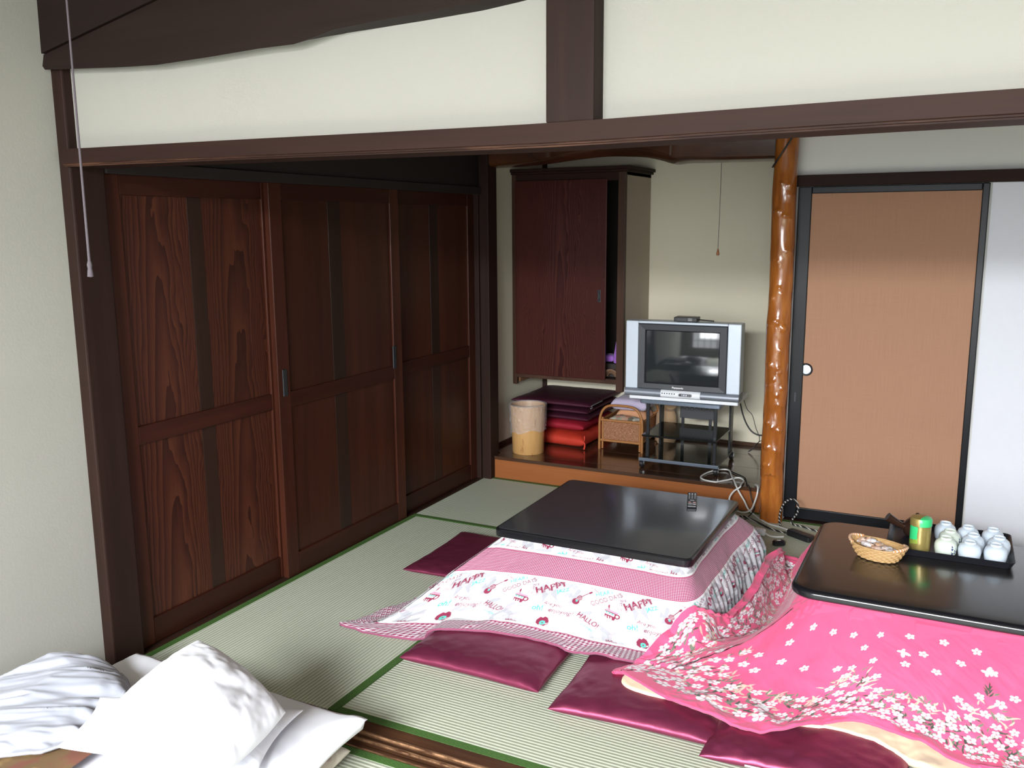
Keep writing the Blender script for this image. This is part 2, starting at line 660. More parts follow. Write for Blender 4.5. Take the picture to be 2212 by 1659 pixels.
struct('ceiling', MB().box(-2.86, 2.75, -1.9, 2.15, 2.85, 2.93), wood('pale_ceiling_boards', (0.24, 0.18, 0.12), (0.36, 0.28, 0.19), 'y', 16, 6, 0.6))
# near room: south wall with the paper window, east wall with another
SY = -1.7
WX0, WX1, WZ0, WZ1 = -2.3, 2.3, 0.55, 2.48
wb = MB()
wb.box(-2.735, WX0, SY - 0.1, SY, -0.05, 2.85).box(WX1, 2.62, SY - 0.1, SY, -0.05, 2.85)
wb.box(WX0, WX1, SY - 0.1, SY, -0.05, WZ0).box(WX0, WX1, SY - 0.1, SY, WZ1, 2.85)
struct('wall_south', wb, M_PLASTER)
wb = MB()
wb.box(2.55, 2.62, SY, -0.9, -0.05, 2.85).box(2.55, 2.62, 1.9, 2.15, -0.05, 2.85)
wb.box(2.55, 2.62, -0.9, 1.9, -0.05, 0.5).box(2.55, 2.62, -0.9, 1.9, 2.4, 2.85)
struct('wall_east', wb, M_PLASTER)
w1 = thing('window_1', None, None, (0, 0, 0), kind='structure')
for i in range(17):
    x = WX0 + (WX1 - WX0) * i / 16
    w = 0.03 if i % 4 == 0 else 0.011
    centred('muntin', x - w, x + w, SY - 0.07, SY - 0.03, WZ0, WZ1, M_DARKWOOD, w1, 0)
for z in (WZ0 + 0.01, 1.03, 1.52, 2.0, WZ1 - 0.01):
    centred('rail', WX0, WX1, SY - 0.065, SY - 0.035, z - 0.012, z + 0.012, M_DARKWOOD_X, w1, 0)
w2 = thing('window_2', None, None, (0, 0, 0), kind='structure')
for i in range(9):
    y = -0.9 + 2.8 * i / 8
    centred('muntin', 2.57, 2.60, y - 0.014, y + 0.014, 0.5, 2.4, M_DARKWOOD, w2, 0)

# ------------------------------------------------------------------ timber frame
centred('corner_column', -2.80, -2.685, 2.055, 2.19, -0.045, 2.85, M_DARKWOOD, None, 0.006, kind='structure',
        label='dark timber column where the white left wall ends')
# lintel: an old timber that sags a little towards the middle
zs = [(-2.69, 1.800), (-1.95, 1.7945), (-1.3, 1.7885), (-0.91, 1.7865), (-0.47, 1.7910), (0.07, 1.7955), (1.2, 1.80), (2.6, 1.80)]
sec = [(2.172, 0.0), (2.172, 0.056), (2.03, 0.056), (2.03, 0.0105), (2.0345, 0.0085), (2.0345, 0.0045), (2.040, 0.0035), (2.040, 0.0)]
zx = spline([(a, 0, b) for a, b in zs], 8)
P = np.array([[(x, y, z + dz) for (y, dz) in sec + sec[:1]] for (x, _, z) in zx])
mb = MB().grid(P)
mb.mi = [1 if 3 <= i % len(sec) <= 6 else 0 for i in range(len(mb.f))]
mb.f += [tuple(range(len(sec)))]
mb.mi += [0]


def worn_edge():
    t = NT('worn_moulding')
    o = t.obj()
    n = t.noise(t.mapping(o, (5.0, 260, 260)), 1.0, 5.0, 0.7)
    n2 = t.noise(t.mapping(o, (1.2, 9, 9)), 1.0, 3.0)
    k = t.math('MULTIPLY', t.math('SUBTRACT', t.math('ADD', t.math('MULTIPLY', n, 0.7), t.math('MULTIPLY', n2, 0.5)), 0.60), 5.0, clamp=True)
    t.set(t.mix(k, (0.022, 0.009, 0.006, 1), (0.115, 0.052, 0.028, 1)), 0.6, Specular_IOR_Level=0.15)
    return t.m


struct('lintel', mb, [M_DARKWOOD_X, worn_edge()], label='long dark sagging timber lintel over the opening between the rooms')
centred('hanging_post', -0.936, -0.812, 2.03, 2.13, 1.842, 2.85, M_DARKWOOD, None, 0.004, kind='structure',
        label='short dark post standing on the lintel in front of white plaster')
# natural log beam, two timbers meeting in a slanting seam
fx = [(-2.735, 2.110), (-2.40, 2.090), (-2.226, 2.083), (-2.0, 2.088), (-1.824, 2.094), (-1.70, 2.094), (-1.64, 2.104), (-1.56, 2.119), (-1.42, 2.127),
      (-1.3, 2.131), (-1.136, 2.139), (-1.02, 2.153), (-0.94, 2.165)]
bx = {-2.735: 2.119, -2.40: 2.117, -2.226: 2.116, -2.0: 2.114, -1.824: 2.111, -1.70: 2.113, -1.64: 2.114, -1.56: 2.116, -1.42: 2.119, -1.3: 2.122,
      -1.136: 2.128, -1.02: 2.138, -0.94: 2.146}


def seam_z(x):
    return 2.158 + (x + 2.735) * 0.205


def beam(name, lo, hi, label):
    rows = []
    for x, z in fx:
        zb, zt = lo(x, z), hi(x, z)
        b = bx[x] + 0.004 if lo is lo1 else zb
        rows.append([(x, 2.135, zt), (x, 2.034, zt), (x, 2.026, zb + 0.01 if lo is lo1 else zb), (x, 2.034, zb), (x, 2.06, (zb + b) / 2), (x, 2.095, b), (x, 2.135, b), (x, 2.135, zt)])
    m = MB().grid(np.array(rows))
    n = 7
    m.f += [tuple(range(n)), tuple(len(m.v) - 8 + i for i in range(n))]
    m.mi += [0, 0]
    return struct(name, m, M_BEAM, label=label, smooth=True, ang=30)


lo1 = lambda x, z: z
beam('log_beam', lo1, lambda x, z: min(seam_z(x) - 0.0015, 2.8), 'dark natural log beam with a wavy lower edge against white plaster')
beam('log_beam', lambda x, z: min(seam_z(x) + 0.0015, 2.81), lambda x, z: 2.845, 'dark upper beam timber above the slanting seam, top corner')

# ------------------------------------------------------------------ closet wall: three sliding doors
centred('closet_threshold', -2.75, CLX + 0.012, 2.19, 4.90, -0.045, 0.004, M_DARKWOOD_Y, None, 0.002, kind='structure')
centred('closet_head_rail', -2.752, -2.676, 2.19, 4.90, 1.787, 1.83, M_BLACKWOOD, None, 0.002, kind='structure')
centred('jamb', -2.75, -2.690, 4.85, 4.905, 0.0, 1.80, M_DARKWOOD, None, 0.003, kind='structure')


def closet_door(n, y0, y1, xf, split, pulls):
    d = thing('door_%d' % n, 'dark red-brown wooden closet sliding door, %s of the three' % ('nearest', 'middle', 'farthest')[n - 1], None, (xf, y0, 0), kind='structure')
    L, th = y1 - y0, 0.030
    sw = 0.078
    z0, z1 = 0.006, 1.788
    a = (-th, 0)
    for q in ((0, sw), (L - sw, L)):
        centred('stile', a[0], a[1], q[0], q[1], z0, z1, M_DOOR, d, 0.003)
    for zz in ((z0, 0.108), (0.797, 0.868), (1.716, z1)):
        centred('rail', a[0], a[1] - 0.0005, sw, L - sw, zz[0], zz[1], M_DOOR_Y, d, 0.003)
    s0, s1 = split
    for zz in ((0.108, 0.797), (0.868, 1.716)):
        for k, (ya, yb) in enumerate(((sw, s0), (s0, s1), (s1, L - sw))):
            mat = M_STRIP if k == 1 else (M_PLANK if n == 1 else M_PLANK_S)
            centred('plank', -0.022, -0.011 + (0.0006 if k == 1 else 0), ya + 0.0006, yb - 0.0006, zz[0] - 0.004, zz[1] + 0.004, mat, d, 0.0012)
    for py in pulls:
        p = centred('finger_pull', -0.004, 0.0035, py - 0.014, py + 0.014, 0.853, 0.975, M_IRON, d, 0.002, label='dark iron finger pull')
        centred('recess', -0.002, 0.0040, -0.008, 0.008, -0.032, 0.032, M_BLACKPL, p, 0.001)
    return d


closet_door(1, 2.195, 3.075, CLX - 0.020, (0.395, 0.470), ())
closet_door(2, 3.005, 3.985, CLX + 0.014, (0.405, 0.500), (0.042, 0.905))
closet_door(3, 3.915, 4.852, CLX - 0.020, (0.440, 0.530), ())

# ------------------------------------------------------------------ alcove (tokonoma)
TZ = 0.142
centred('alcove_post', -2.695, -2.630, 4.87, 4.985, -0.045, 2.6, M_DARKWOOD, None, 0.004, kind='structure', label='slim black post at the left end of the alcove')
centred('alcove_corner_post', -2.728, -2.700, 5.86, 5.887, TZ, 2.6, M_DARKWOOD, None, 0.002, kind='structure')
st = thing('alcove_step', 'polished brown alcove floor step with orange-brown front board', None, (0, 0, 0), kind='structure')
centred('front_board', -2.63, -0.93, 4.92, 4.965, -0.04, TZ - 0.006, M_KAMACHI, st, 0.004)
ys = [4.917, 5.02, 5.33, 5.64, 5.887]
for a, b in zip(ys[:-1], ys[1:]):
    centred('plank', -2.728 if a > 4.98 else -2.63, -0.86 if a > 4.98 else -0.93, a + 0.0008, b - 0.0008, TZ - 0.022, TZ, M_TOKO, st, 0.0012)
centred('baseboard_alcove_back', -2.70, -0.86, 5.872, 5.887, TZ, TZ + 0.024, M_BASE_T, None, 0.002, kind='structure')
centred('baseboard_alcove_left', -2.728, -2.714, 4.985, 5.86, TZ, TZ + 0.024, M_BASE_T, None, 0.002, kind='structure')
# beam over the alcove with a gnarled lower edge
bl = spline([(-2.64, 0, 1.945), (-2.44, 0, 1.949), (-2.255, 0, 1.960), (-2.107, 0, 1.974), (-1.907, 0, 1.986), (-1.76, 0, 1.980), (-1.66, 0, 1.970), (-1.57, 0, 1.950),
             (-1.49, 0, 1.927), (-1.41, 0, 1.931), (-1.30, 0, 1.929), (-0.94, 0, 1.925)], 4)
rows = []
for x, _, z in bl:
    dz = 0.03 * math.exp(-((x + 1.75) / 0.35) ** 2) + 0.012
    rows.append([(x, 5.0, z + dz * 0.4), (x, 4.985, z), (x, 4.955, z - 0.0), (x, 4.925, z + dz * 0.5), (x, 4.895, z + dz), (x, 4.885, z + dz + 0.012), (x, 4.885, 2.6), (x, 5.0, 2.6), (x, 5.0, z + dz * 0.4)])
struct('alcove_beam', MB().grid(np.array(rows)), M_TOKOBEAM, smooth=True, ang=40, label='reddish polished alcove beam with a gnarled lower edge')


def pillar_material():
    t = NT('amber_log')
    o = t.obj()
    n1 = t.noise(t.mapping(o, (1, 1, 0.18)), 26.0, 4.0, 0.6)
    n2 = t.noise(o, 7.0, 3.0)
    c = t.ramp(n1, [(0.3, (0.22, 0.060, 0.010)), (0.55, (0.38, 0.120, 0.020)), (0.75, (0.50, 0.185, 0.034))])
    c = t.mix(t.math('MULTIPLY', n2, 0.35), c, (0.24, 0.068, 0.014, 1))
    t.set(c, 0.22, Coat_Weight=0.8, Coat_Roughness=0.08)
    t.bump(n1, 0.05, 0.002)
    return t.m


def pillar():
    """polished log pillar: flattened cross-section, bumps where the twigs were, squared foot"""
    nz, na = 330, 56
    z = np.linspace(-0.045, 2.6, nz)
    th = np.linspace(0, 2 * PI, na, endpoint=False)
    TH, Z = np.meshgrid(th, z)
    r = 0.0605 + 0.0020 * np.sin(Z * 9 + 1.3 * np.cos(TH)) + 0.008 * (fnoise(np.cos(TH) * 1.6 + 3, Z * 7 + np.sin(TH) * 1.5, 3, 2) - 0.5)
    # knots: (angle from the front, height, size, kind)
    knots = [(-0.25, 1.80, .014, 1), (0.30, 1.79, .016, 1), (0.35, 1.74, .010, 0), (-0.45, 1.66, .020, 1), (0.05, 1.64, .014, 0), (0.45, 1.62, .012, 0),
             (0.25, 1.46, .010, 0), (0.55, 1.455, .010, 0), (-0.55, 1.415, .012, 1), (-0.25, 1.405, .009, 0), (-0.1, 1.27, .012, 0), (0.1, 1.24, .008, 0),
             (-0.55, 1.215, .013, 1), (-0.35, 1.10, .012, 0), (-0.1, 1.09, .012, 0), (0.35, 1.06, .022, 1), (-0.62, 1.075, .012, 0), (0.2, 0.945, .012, 0),
             (-0.50, 0.865, .017, 1), (0.05, 0.85, .010, 0), (0.5, 0.855, .009, 0), (0.25, 0.83, .010, 0), (-0.2, 0.79, .012, 0), (0.42, 0.745, .016, 1),
             (-0.5, 0.755, .010, 0), (0.05, 0.705, .010, 0), (0.2, 0.655, .009, 0), (0.45, 0.65, .010, 0), (-0.55, 0.555, .015, 1), (-0.2, 0.53, .010, 0),
             (0.35, 0.515, .018, 1), (-0.5, 0.42, .020, 1), (0.15, 0.405, .010, 0), (0.4, 0.40, .009, 0), (-0.6, 0.325, .014, 1), (-0.3, 0.32, .010, 0),
             (-0.35, 0.255, .009, 0), (0.2, 0.235, .020, 1), (-0.6, 0.155, .016, 1), (-0.35, 0.13, .010, 0), (0.2, 0.125, .021, 1)]
    front = math.atan2(-0.96, 0.18)
    for a, h, s, k in knots:
        # positions were read for a taller scale; keep them in the pillar's visible height
        da = np.angle(np.exp(1j * (TH - (front + a * 1.25)))) * 0.06
        d2 = (da ** 2 + (Z - h) ** 2)
        amp = 0.42 * s if k else 0.50 * s
        r = r + amp * np.exp(-(d2 / (0.80 * s) ** 2) ** (1.6 if k else 1.0)) + 0.004 * np.exp(-d2 / (2.6 * s) ** 2) - 0.0016 * np.exp(-((np.sqrt(d2) - 1.15 * s) / (0.3 * s)) ** 2)
    X, Y = r * np.cos(TH), r * np.sin(TH)
    # squared foot with a curved shoulder (the cut face looks towards the room)
    sh = 0.17 - 2.4 * np.abs(X) ** 1.5 - 0.0
    cut = Z < sh + 0.10
    Y = np.where(cut & (Y < -0.048), -0.048, Y)
    P = np.stack([X, Y, Z], -1).transpose(1, 0, 2)
    mb = MB().grid(P, wrap=True)
    return struct('alcove_pillar', mb, pillar_material(), loc=(-0.870, 4.825, 0), smooth=True, ang=60, label='polished amber log pillar covered with knobs beside the brown sliding door')


pillar()

# ------------------------------------------------------------------ far wall: head rail, brown door, white door
centred('picture_rail', -0.872, 1.90, 4.868, 4.935, 1.787, 1.843, M_DARKWOOD_X, None, 0.003, kind='structure', label='dark rail running above the brown and the white sliding doors')
centred('far_sill', -0.81, 1.90, 4.862, 4.935, -0.045, 0.002, M_DARKWOOD_X, None, 0.002, kind='structure')


def fusuma_paper():
    t = NT('brown_door_cloth')
    o = t.obj()
    v = t.noise(t.mapping(o, (260, 1, 5)), 1.0, 3.0, 0.65)
    h = t.noise(t.mapping(o, (8, 1, 240)), 1.0, 3.0, 0.6)
    big = t.noise(o, 1.5, 3.0)
    f = t.math('ADD', t.math('MULTIPLY', v, 0.7), t.math('MULTIPLY', h, 0.3))
    c = t.mix(f, (0.29, 0.145, 0.085, 1), (0.45, 0.245, 0.145, 1))
    c = t.mix(t.math('MULTIPLY', big, 0.2), c, (0.32, 0.16, 0.085, 1))
    t.set(c, 0.75)
    t.bump(f, 0.12, 0.001)
    return t.m


d4 = thing('door_4', 'brown cloth-covered sliding door in a black frame', None, (-0.375, 4.905, 0), kind='structure')
w, h = 0.440, 1.785
centred('panel', -w + 0.03, w - 0.03, 0.002, 0.022, 0.03, h - 0.02, fusuma_paper(), d4, 0)
centred('stile', -w, -w + 0.068, -0.008, 0.028, 0.004, h, M_LACQUER, d4, 0.004)
centred('stile', w - 0.032, w, -0.008, 0.028, 0.004, h, M_LACQUER, d4, 0.004)
centred('rail', -w + 0.068, w - 0.032, -0.008, 0.028, 0.004, 0.068, M_LACQUER, d4, 0.004)
centred('rail', -w + 0.068, w - 0.032, -0.008, 0.028, 1.750, h, M_LACQUER, d4, 0.004)
R90 = Matrix.Rotation(math.radians(90), 4, 'X')
pl = obj('round_pull', MB().lathe([(0.0245, -0.004), (0.0335, -0.004), (0.0345, 0.002), (0.032, 0.0065), (0.0275, 0.006), (0.0245, 0.001)], 40, M=R90, cap=False), M_LACQUER, d4,
         (-0.358, 0.001, 0.832), smooth=True, label='round black-rimmed pull with a white centre')
obj('pull_disc', MB().lathe([(0.0, 0.0015), (0.020, 0.0012), (0.0250, 0.0005)], 36, M=R90, cap=False), plain('pull_white', (0.72, 0.77, 0.80), 0.25, 0.2), pl, smooth=True)
centred('slot', -0.4095, -0.404, -0.0088, -0.006, 0.655, 0.705, M_IRON, d4, 0)
d5 = thing('door_5', 'plain white sliding door right of the brown one', None, (0.53, 4.922, 0), kind='structure')
centred('panel', -0.455, 0.455, 0.0, 0.010, 0.004, 1.785, plain('white_paper', (0.70, 0.71, 0.76), 0.8, var=0.02), d5, 0)
centred('stile', 0.425, 0.455, -0.006, 0.012, 0.004, 1.785, M_LACQUER, d5, 0.003)
d6 = thing('door_6', None, None, (1.44, 4.922, 0), kind='structure')
centred('panel', -0.45, 0.45, 0.0, 0.010, 0.004, 1.785, plain('white_paper_second', (0.70, 0.71, 0.76), 0.8, var=0.02), d6, 0)

# ================================================================== soft goods
def cloth_mat(name, color, rough=0.85, var=0.05, sheen=0.2, bump=0.12, scale=350.0):
    t = NT(name)
    o = t.obj()
    n1 = t.noise(o, 6.0, 3.0)
    n2 = t.noise(o, scale, 2.0, 0.6)
    c1 = tuple(v * (1 - var) for v in color[:3]) + (1,)
    c2 = tuple(min(1, v * (1 + var)) for v in color[:3]) + (1,)
    t.set(t.mix(n1, c1, c2), rough, Sheen_Weight=sheen, Sheen_Roughness=0.4)
    t.bump(n2, bump, 0.001)
    return t.m


def satin_mat(name, color, rough=0.42, metal=0.3, sheen=0.0):
    t = NT(name)
    o = t.obj()
    n1 = t.noise(o, 14.0, 4.0, 0.6)
    n2 = t.noise(t.mapping(o, (900, 60, 60)), 1.0, 2.0)
    c1 = tuple(v * 0.86 for v in color[:3]) + (1,)
    c2 = tuple(min(1, v * 1.14) for v in color[:3]) + (1,)
    t.set(t.mix(n1, c1, c2), rough, metal, Sheen_Weight=sheen, Sheen_Roughness=0.4)
    t.bump(t.math('ADD', n1, t.math('MULTIPLY', n2, 0.08)), 0.25, 0.006)
    return t.m


M_SATIN = satin_mat('maroon_satin', (0.225, 0.034, 0.080), 0.42, 0.62)
M_SATIN_P = satin_mat('plum_satin', (0.060, 0.010, 0.024), 0.5, 0.15)
M_SATIN_R = satin_mat('crimson_cloth', (0.33, 0.010, 0.025), 0.6, 0.2)
M_BROCADE = satin_mat('red_brocade', (0.62, 0.052, 0.028), 0.45, 0.25)
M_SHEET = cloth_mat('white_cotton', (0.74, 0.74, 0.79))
M_DUVET_SHADED = cloth_mat('shaded_duvet_cotton', (0.34, 0.35, 0.40))  # white cotton darkened, the duvet's shade is put into its colour
M_CREAM = cloth_mat('cream_cotton', (0.74, 0.62, 0.42))


def floral_mat(name, base, a, b, scale):
    t = NT(name)
    o = t.obj()
    n = t.n('ShaderNodeTexVoronoi')
    t.l(o, n.inputs['Vector'])
    n.inputs['Scale'].default_value = scale
    nz = t.noise(o, scale * 0.7, 3.0)
    f = t.math('ADD', n.outputs['Distance'], t.math('MULTIPLY', t.math('SUBTRACT', nz, 0.5), 0.5))
    t.set(t.ramp(f, [(0.18, a), (0.36, base), (0.60, base), (0.78, b)]), 0.85)
    t.bump(nz, 0.2, 0.002)
    return t.m


M_FUTON = floral_mat('futon_print', (0.42, 0.36, 0.30), (0.24, 0.14, 0.15), (0.55, 0.50, 0.42), 18.0)
M_GOLD = floral_mat('brown_gold_blanket', (0.13, 0.075, 0.030), (0.22, 0.14, 0.05), (0.15, 0.055, 0.032), 17.0)


def edge_dense(n):
    s = np.linspace(-1, 1, n)
    return np.sign(s) * (1 - (1 - np.abs(s)) ** 1.7)


def cushion_pts(a, b, t, n=60, k=9.0, q=0.5, corner=0.05, crown=0.25, wr=0.010, seed=0, seam=0.42):
    s = edge_dense(n)
    U, V = np.meshgrid(s, s, indexing='ij')
    E = ((1 - np.abs(U) ** k).clip(0) ** q) * ((1 - np.abs(V) ** k).clip(0) ** q)
    X = a * U * (1 - corner * (1 - V ** 2))
    Y = b * V * (1 - corner * (1 - U ** 2))
    cr = 1 - crown + crown * (1 - U ** 2) * (1 - V ** 2)
    edge = np.maximum(np.abs(U), np.abs(V)) ** 3
    pk = (fnoise(X * 22, Y * 22, seed, 3) - 0.5) * wr * (0.5 + edge) + (fnoise(X * 60, Y * 60, seed + 5, 2) - 0.5) * wr * 0.5 * edge
    top = t * seam + (t * (1 - seam) * cr + pk) * E
    bot = t * seam - t * seam * E
    return X, Y, top, bot


def grid_pair_mesh(name, X, Y, T, B, mat, M=None, extra=None):
    """closed mesh out of an upper and a lower grid that share their border"""
    n, m = X.shape
    top = np.stack([X, Y, T], -1).reshape(-1, 3)
    bot = np.stack([X, Y, B], -1).reshape(-1, 3)
    V = np.concatenate([top, bot])
    if M is not None:
        A = np.array(M)
        V = V @ A[:3, :3].T + A[:3, 3]
    i, j = np.meshgrid(np.arange(n - 1), np.arange(m - 1), indexing='ij')
    i, j = i.ravel(), j.ravel()
    q = np.stack([i * m + j, (i + 1) * m + j, (i + 1) * m + j + 1, i * m + j + 1], -1)
    F = np.concatenate([q, q[:, ::-1] + n * m])
    return fast_mesh(name, V, F, mat, weld=True), V[:n * m]


def fast_mesh(name, V, F, mat, weld=False, smooth=True):
    me = bpy.data.meshes.new(name)
    V = np.ascontiguousarray(V, dtype=np.float32)
    F = np.ascontiguousarray(F, dtype=np.int32)
    me.vertices.add(len(V))
    me.vertices.foreach_set('co', V.ravel())
    k = F.shape[1]
    me.loops.add(F.size)
    me.loops.foreach_set('vertex_index', F.ravel())
    me.polygons.add(len(F))
    me.polygons.foreach_set('loop_start', np.arange(0, F.size, k, dtype=np.int32))
    me.polygons.foreach_set('loop_total', np.full(len(F), k, dtype=np.int32))
    me.update(calc_edges=True)
    if weld:
        bm = bmesh.new()
        bm.from_mesh(me)
        bmesh.ops.remove_doubles(bm, verts=bm.verts, dist=1e-5)
        bm.to_mesh(me)
        bm.free()
    me.polygons.foreach_set('use_smooth', [smooth] * len(me.polygons))
    me.materials.append(mat)
    me.update()
    o = bpy.data.objects.new(name, me)
    COL.objects.link(o)
    return o


def cushion(name, label, cat, a, b, t, mat, loc, rz=0.0, tilt=(0, 0), group=None, hm=False, drape=False, **kw):
    X, Y, T, B = cushion_pts(a, b, t, **kw)
    M = Matrix.Translation(loc) @ Matrix.Rotation(rz, 4, 'Z') @ Matrix.Rotation(tilt[0], 4, 'X') @ Matrix.Rotation(tilt[1], 4, 'Y')
    o, top = grid_pair_mesh(name, X, Y, T, B, mat)
    o.matrix_world = M
    if label:
        tag(o, label, cat, group)
    if hm:
        A = np.array(M)
        P = np.stack([X, Y, T], -1).reshape(-1, 3)
        hm_add(P @ A[:3, :3].T + A[:3, 3])
    return o


# floor cushions (zabuton) round the two low tables
GZ = 'floor cushions around the low tables'
cushion('floor_cushion', 'maroon satin floor cushion half under the patterned quilt, toward the closets', 'cushion', 0.285, 0.285, 0.050, M_SATIN,
        (-1.975, 3.585, 0.001), 0.02, group=GZ, hm=True, seed=1, crown=0.35)
cushion('floor_cushion', 'maroon satin floor cushion lying under the front hem of the lettered quilt', 'cushion', 0.284, 0.285, 0.066, M_SATIN,
        (-1.489, 2.838, 0.001), 0.0, group=GZ, hm=True, seed=2)
cushion('floor_cushion', 'maroon satin floor cushion under the pointed corner of the pink floral quilt', 'cushion', 0.278, 0.285, 0.066, M_SATIN,
        (-0.872, 2.772, 0.001), 0.06, group=GZ, hm=True, seed=3)
z3 = cushion('floor_cushion', 'lighter maroon floor cushion with a white zip, under the pink quilt hem', 'cushion', 0.295, 0.29, 0.066, M_SATIN,
             (-0.335, 2.735, 0.001), 0.05, group=GZ, hm=True, seed=4, wr=0.018)
mbz = MB().tube([(-0.16, -0.288, 0.030), (-0.08, -0.286, 0.030), (0.0, -0.285, 0.030), (0.06, -0.286, 0.030)], 0.003, 6)
obj('zip', mbz, plain('zip_white', (0.7, 0.68, 0.68), 0.5), z3)
cushion('floor_cushion', 'dark red floor cushion mostly hidden, rightmost under the pink floral quilt', 'cushion', 0.285, 0.285, 0.060, M_SATIN_P,
        (0.275, 2.78, 0.001), 0.03, group=GZ, hm=True, seed=6)


# ------------------------------------------------------------------ draped quilts
def cr(p0, p1, p2, p3, t):
    return 0.5 * (2 * p1 + (p2 - p0) * t + (2 * p0 - 5 * p1 + 4 * p2 - p3) * t * t + (3 * p1 - p0 - 3 * p2 + p3) * t ** 3)


def loft(stations, nv, closed=True):
    """stations: (n columns to the next station, [T, A, B, E]) -> P (nu, nv, 3), arc coordinate u, v fraction"""
    C = np.array([s[1] for s in stations], float)
    n = len(C)
    cols = []
    for i in range(n if closed else n - 1):
        if closed:
            a, b, c, d = C[i - 1], C[i], C[(i + 1) % n], C[(i + 2) % n]
        else:
            a, b, c, d = C[max(i - 1, 0)], C[i], C[i + 1], C[min(i + 2, n - 1)]
        k = stations[i][0]
        for j in range(k):
            cols.append(cr(a, b, c, d, j / k))
    cols.append(C[0] if closed else C[-1])
    Q = np.array(cols)                                   # nu, 4, 3
    Q = np.concatenate([2 * Q[:, :1] - Q[:, 1:2], Q, 2 * Q[:, -1:] - Q[:, -2:-1]], 1)
    m = Q.shape[1] - 3
    tt = np.linspace(0, 1, 60)
    dense = np.concatenate([np.stack([cr(Q[:, k], Q[:, k + 1], Q[:, k + 2], Q[:, k + 3], t) for t in (tt if k == m - 1 else tt[:-1])], 1) for k in range(m)], 1)
    seg = np.linalg.norm(np.diff(dense, axis=1), axis=2)
    arc = np.concatenate([np.zeros((len(Q), 1)), np.cumsum(seg, 1)], 1)
    L = arc[:, -1:]
    vf = np.linspace(0, 1, nv)
    P = np.empty((len(Q), nv, 3))
    for i in range(len(Q)):
        for c in range(3):
            P[i, :, c] = np.interp(vf * L[i, 0], arc[i], dense[i, :, c])
    mid = P[:, int(nv * 0.55)]
    u = np.concatenate([[0], np.cumsum(np.linalg.norm(np.diff(mid, axis=0), axis=1))])
    return P, u, vf


def normals(P):
    du = np.gradient(P, axis=0)
    dv = np.gradient(P, axis=1)
    N = np.cross(du, dv)
    N /= np.linalg.norm(N, axis=2, keepdims=True) + 1e-9
    return N


def drape(P, gap=0.008, H=None):
    if H is None:
        H = hm_smooth()
    P = P.copy()
    P[..., 2] = np.maximum(P[..., 2], hm_get(H, P[..., 0], P[..., 1]) + gap)
    return P


def quilt_mesh(name, P, u, vf, mat, colors=None, length=0.56, hem=0.010):
    """adds a turned-under hem so that the cloth has a body; stores print colours and cloth coordinates"""
    nu, nv, _ = P.shape
    e = P[:, -1].copy()
    d = P[:, -1] - P[:, -6]
    d[:, 2] = 0
    d /= np.linalg.norm(d, axis=1, keepdims=True) + 1e-9
    r1 = e.copy()
    r1 += d * 0.003
    r1[:, 2] = np.maximum(e[:, 2] - hem * 0.5, 0.0015)
    r2 = e.copy()
    r2[:, 2] = np.maximum(e[:, 2] - hem, 0.001)
    r3 = e - d * 0.03
    r3[:, 2] = np.maximum(e[:, 2] - hem, 0.001)
    PP = np.concatenate([P, r1[:, None], r2[:, None], r3[:, None]], 1)
    nv2 = nv + 3
    i, j = np.meshgrid(np.arange(nu - 1), np.arange(nv2 - 1), indexing='ij')
    i, j = i.ravel(), j.ravel()
    F = np.stack([i * nv2 + j, i * nv2 + j + 1, (i + 1) * nv2 + j + 1, (i + 1) * nv2 + j], -1)
    o = fast_mesh(name, PP.reshape(-1, 3), F[:, ::-1], mat)
    me = o.data
    V2 = np.concatenate([vf, [1.002, 1.004, 1.05]])
    cl = np.stack([np.broadcast_to(u[:, None], (nu, nv2)), np.broadcast_to(V2[None] * length, (nu, nv2)), np.broadcast_to(V2[None], (nu, nv2))], -1)
    at = me.attributes.new('cloth', 'FLOAT_VECTOR', 'POINT')
    at.data.foreach_set('vector', np.ascontiguousarray(cl, np.float32).ravel())
    if colors is not None:
        c2 = np.concatenate([colors, np.repeat(colors[:, -1:], 3, 1)], 1)
        at = me.attributes.new('print', 'FLOAT_COLOR', 'POINT')
        at.data.foreach_set('color', np.ascontiguousarray(c2, np.float32).ravel())
    return o


# ---- printing: shapes rasterised into a small repeat, then carried by the cloth's vertices
def text_tris(body, bold=0.0):
    cu = bpy.data.curves.new('lettering', 'FONT')
    cu.body = body
    cu.offset = bold
    cu.resolution_u = 3
    ob = bpy.data.objects.new('lettering', cu)
    COL.objects.link(ob)
    dg = bpy.context.evaluated_depsgraph_get()
    dg.update()
    me = ob.evaluated_get(dg).to_mesh()
    me.calc_loop_triangles()
    co = np.array([v.co[:2] for v in me.vertices])
    tr = np.array([t.vertices[:] for t in me.loop_triangles])
    out = co[tr] if len(tr) else np.zeros((0, 3, 2))
    ob.evaluated_get(dg).to_mesh_clear()
    bpy.data.objects.remove(ob)
    bpy.data.curves.remove(cu)
    return out


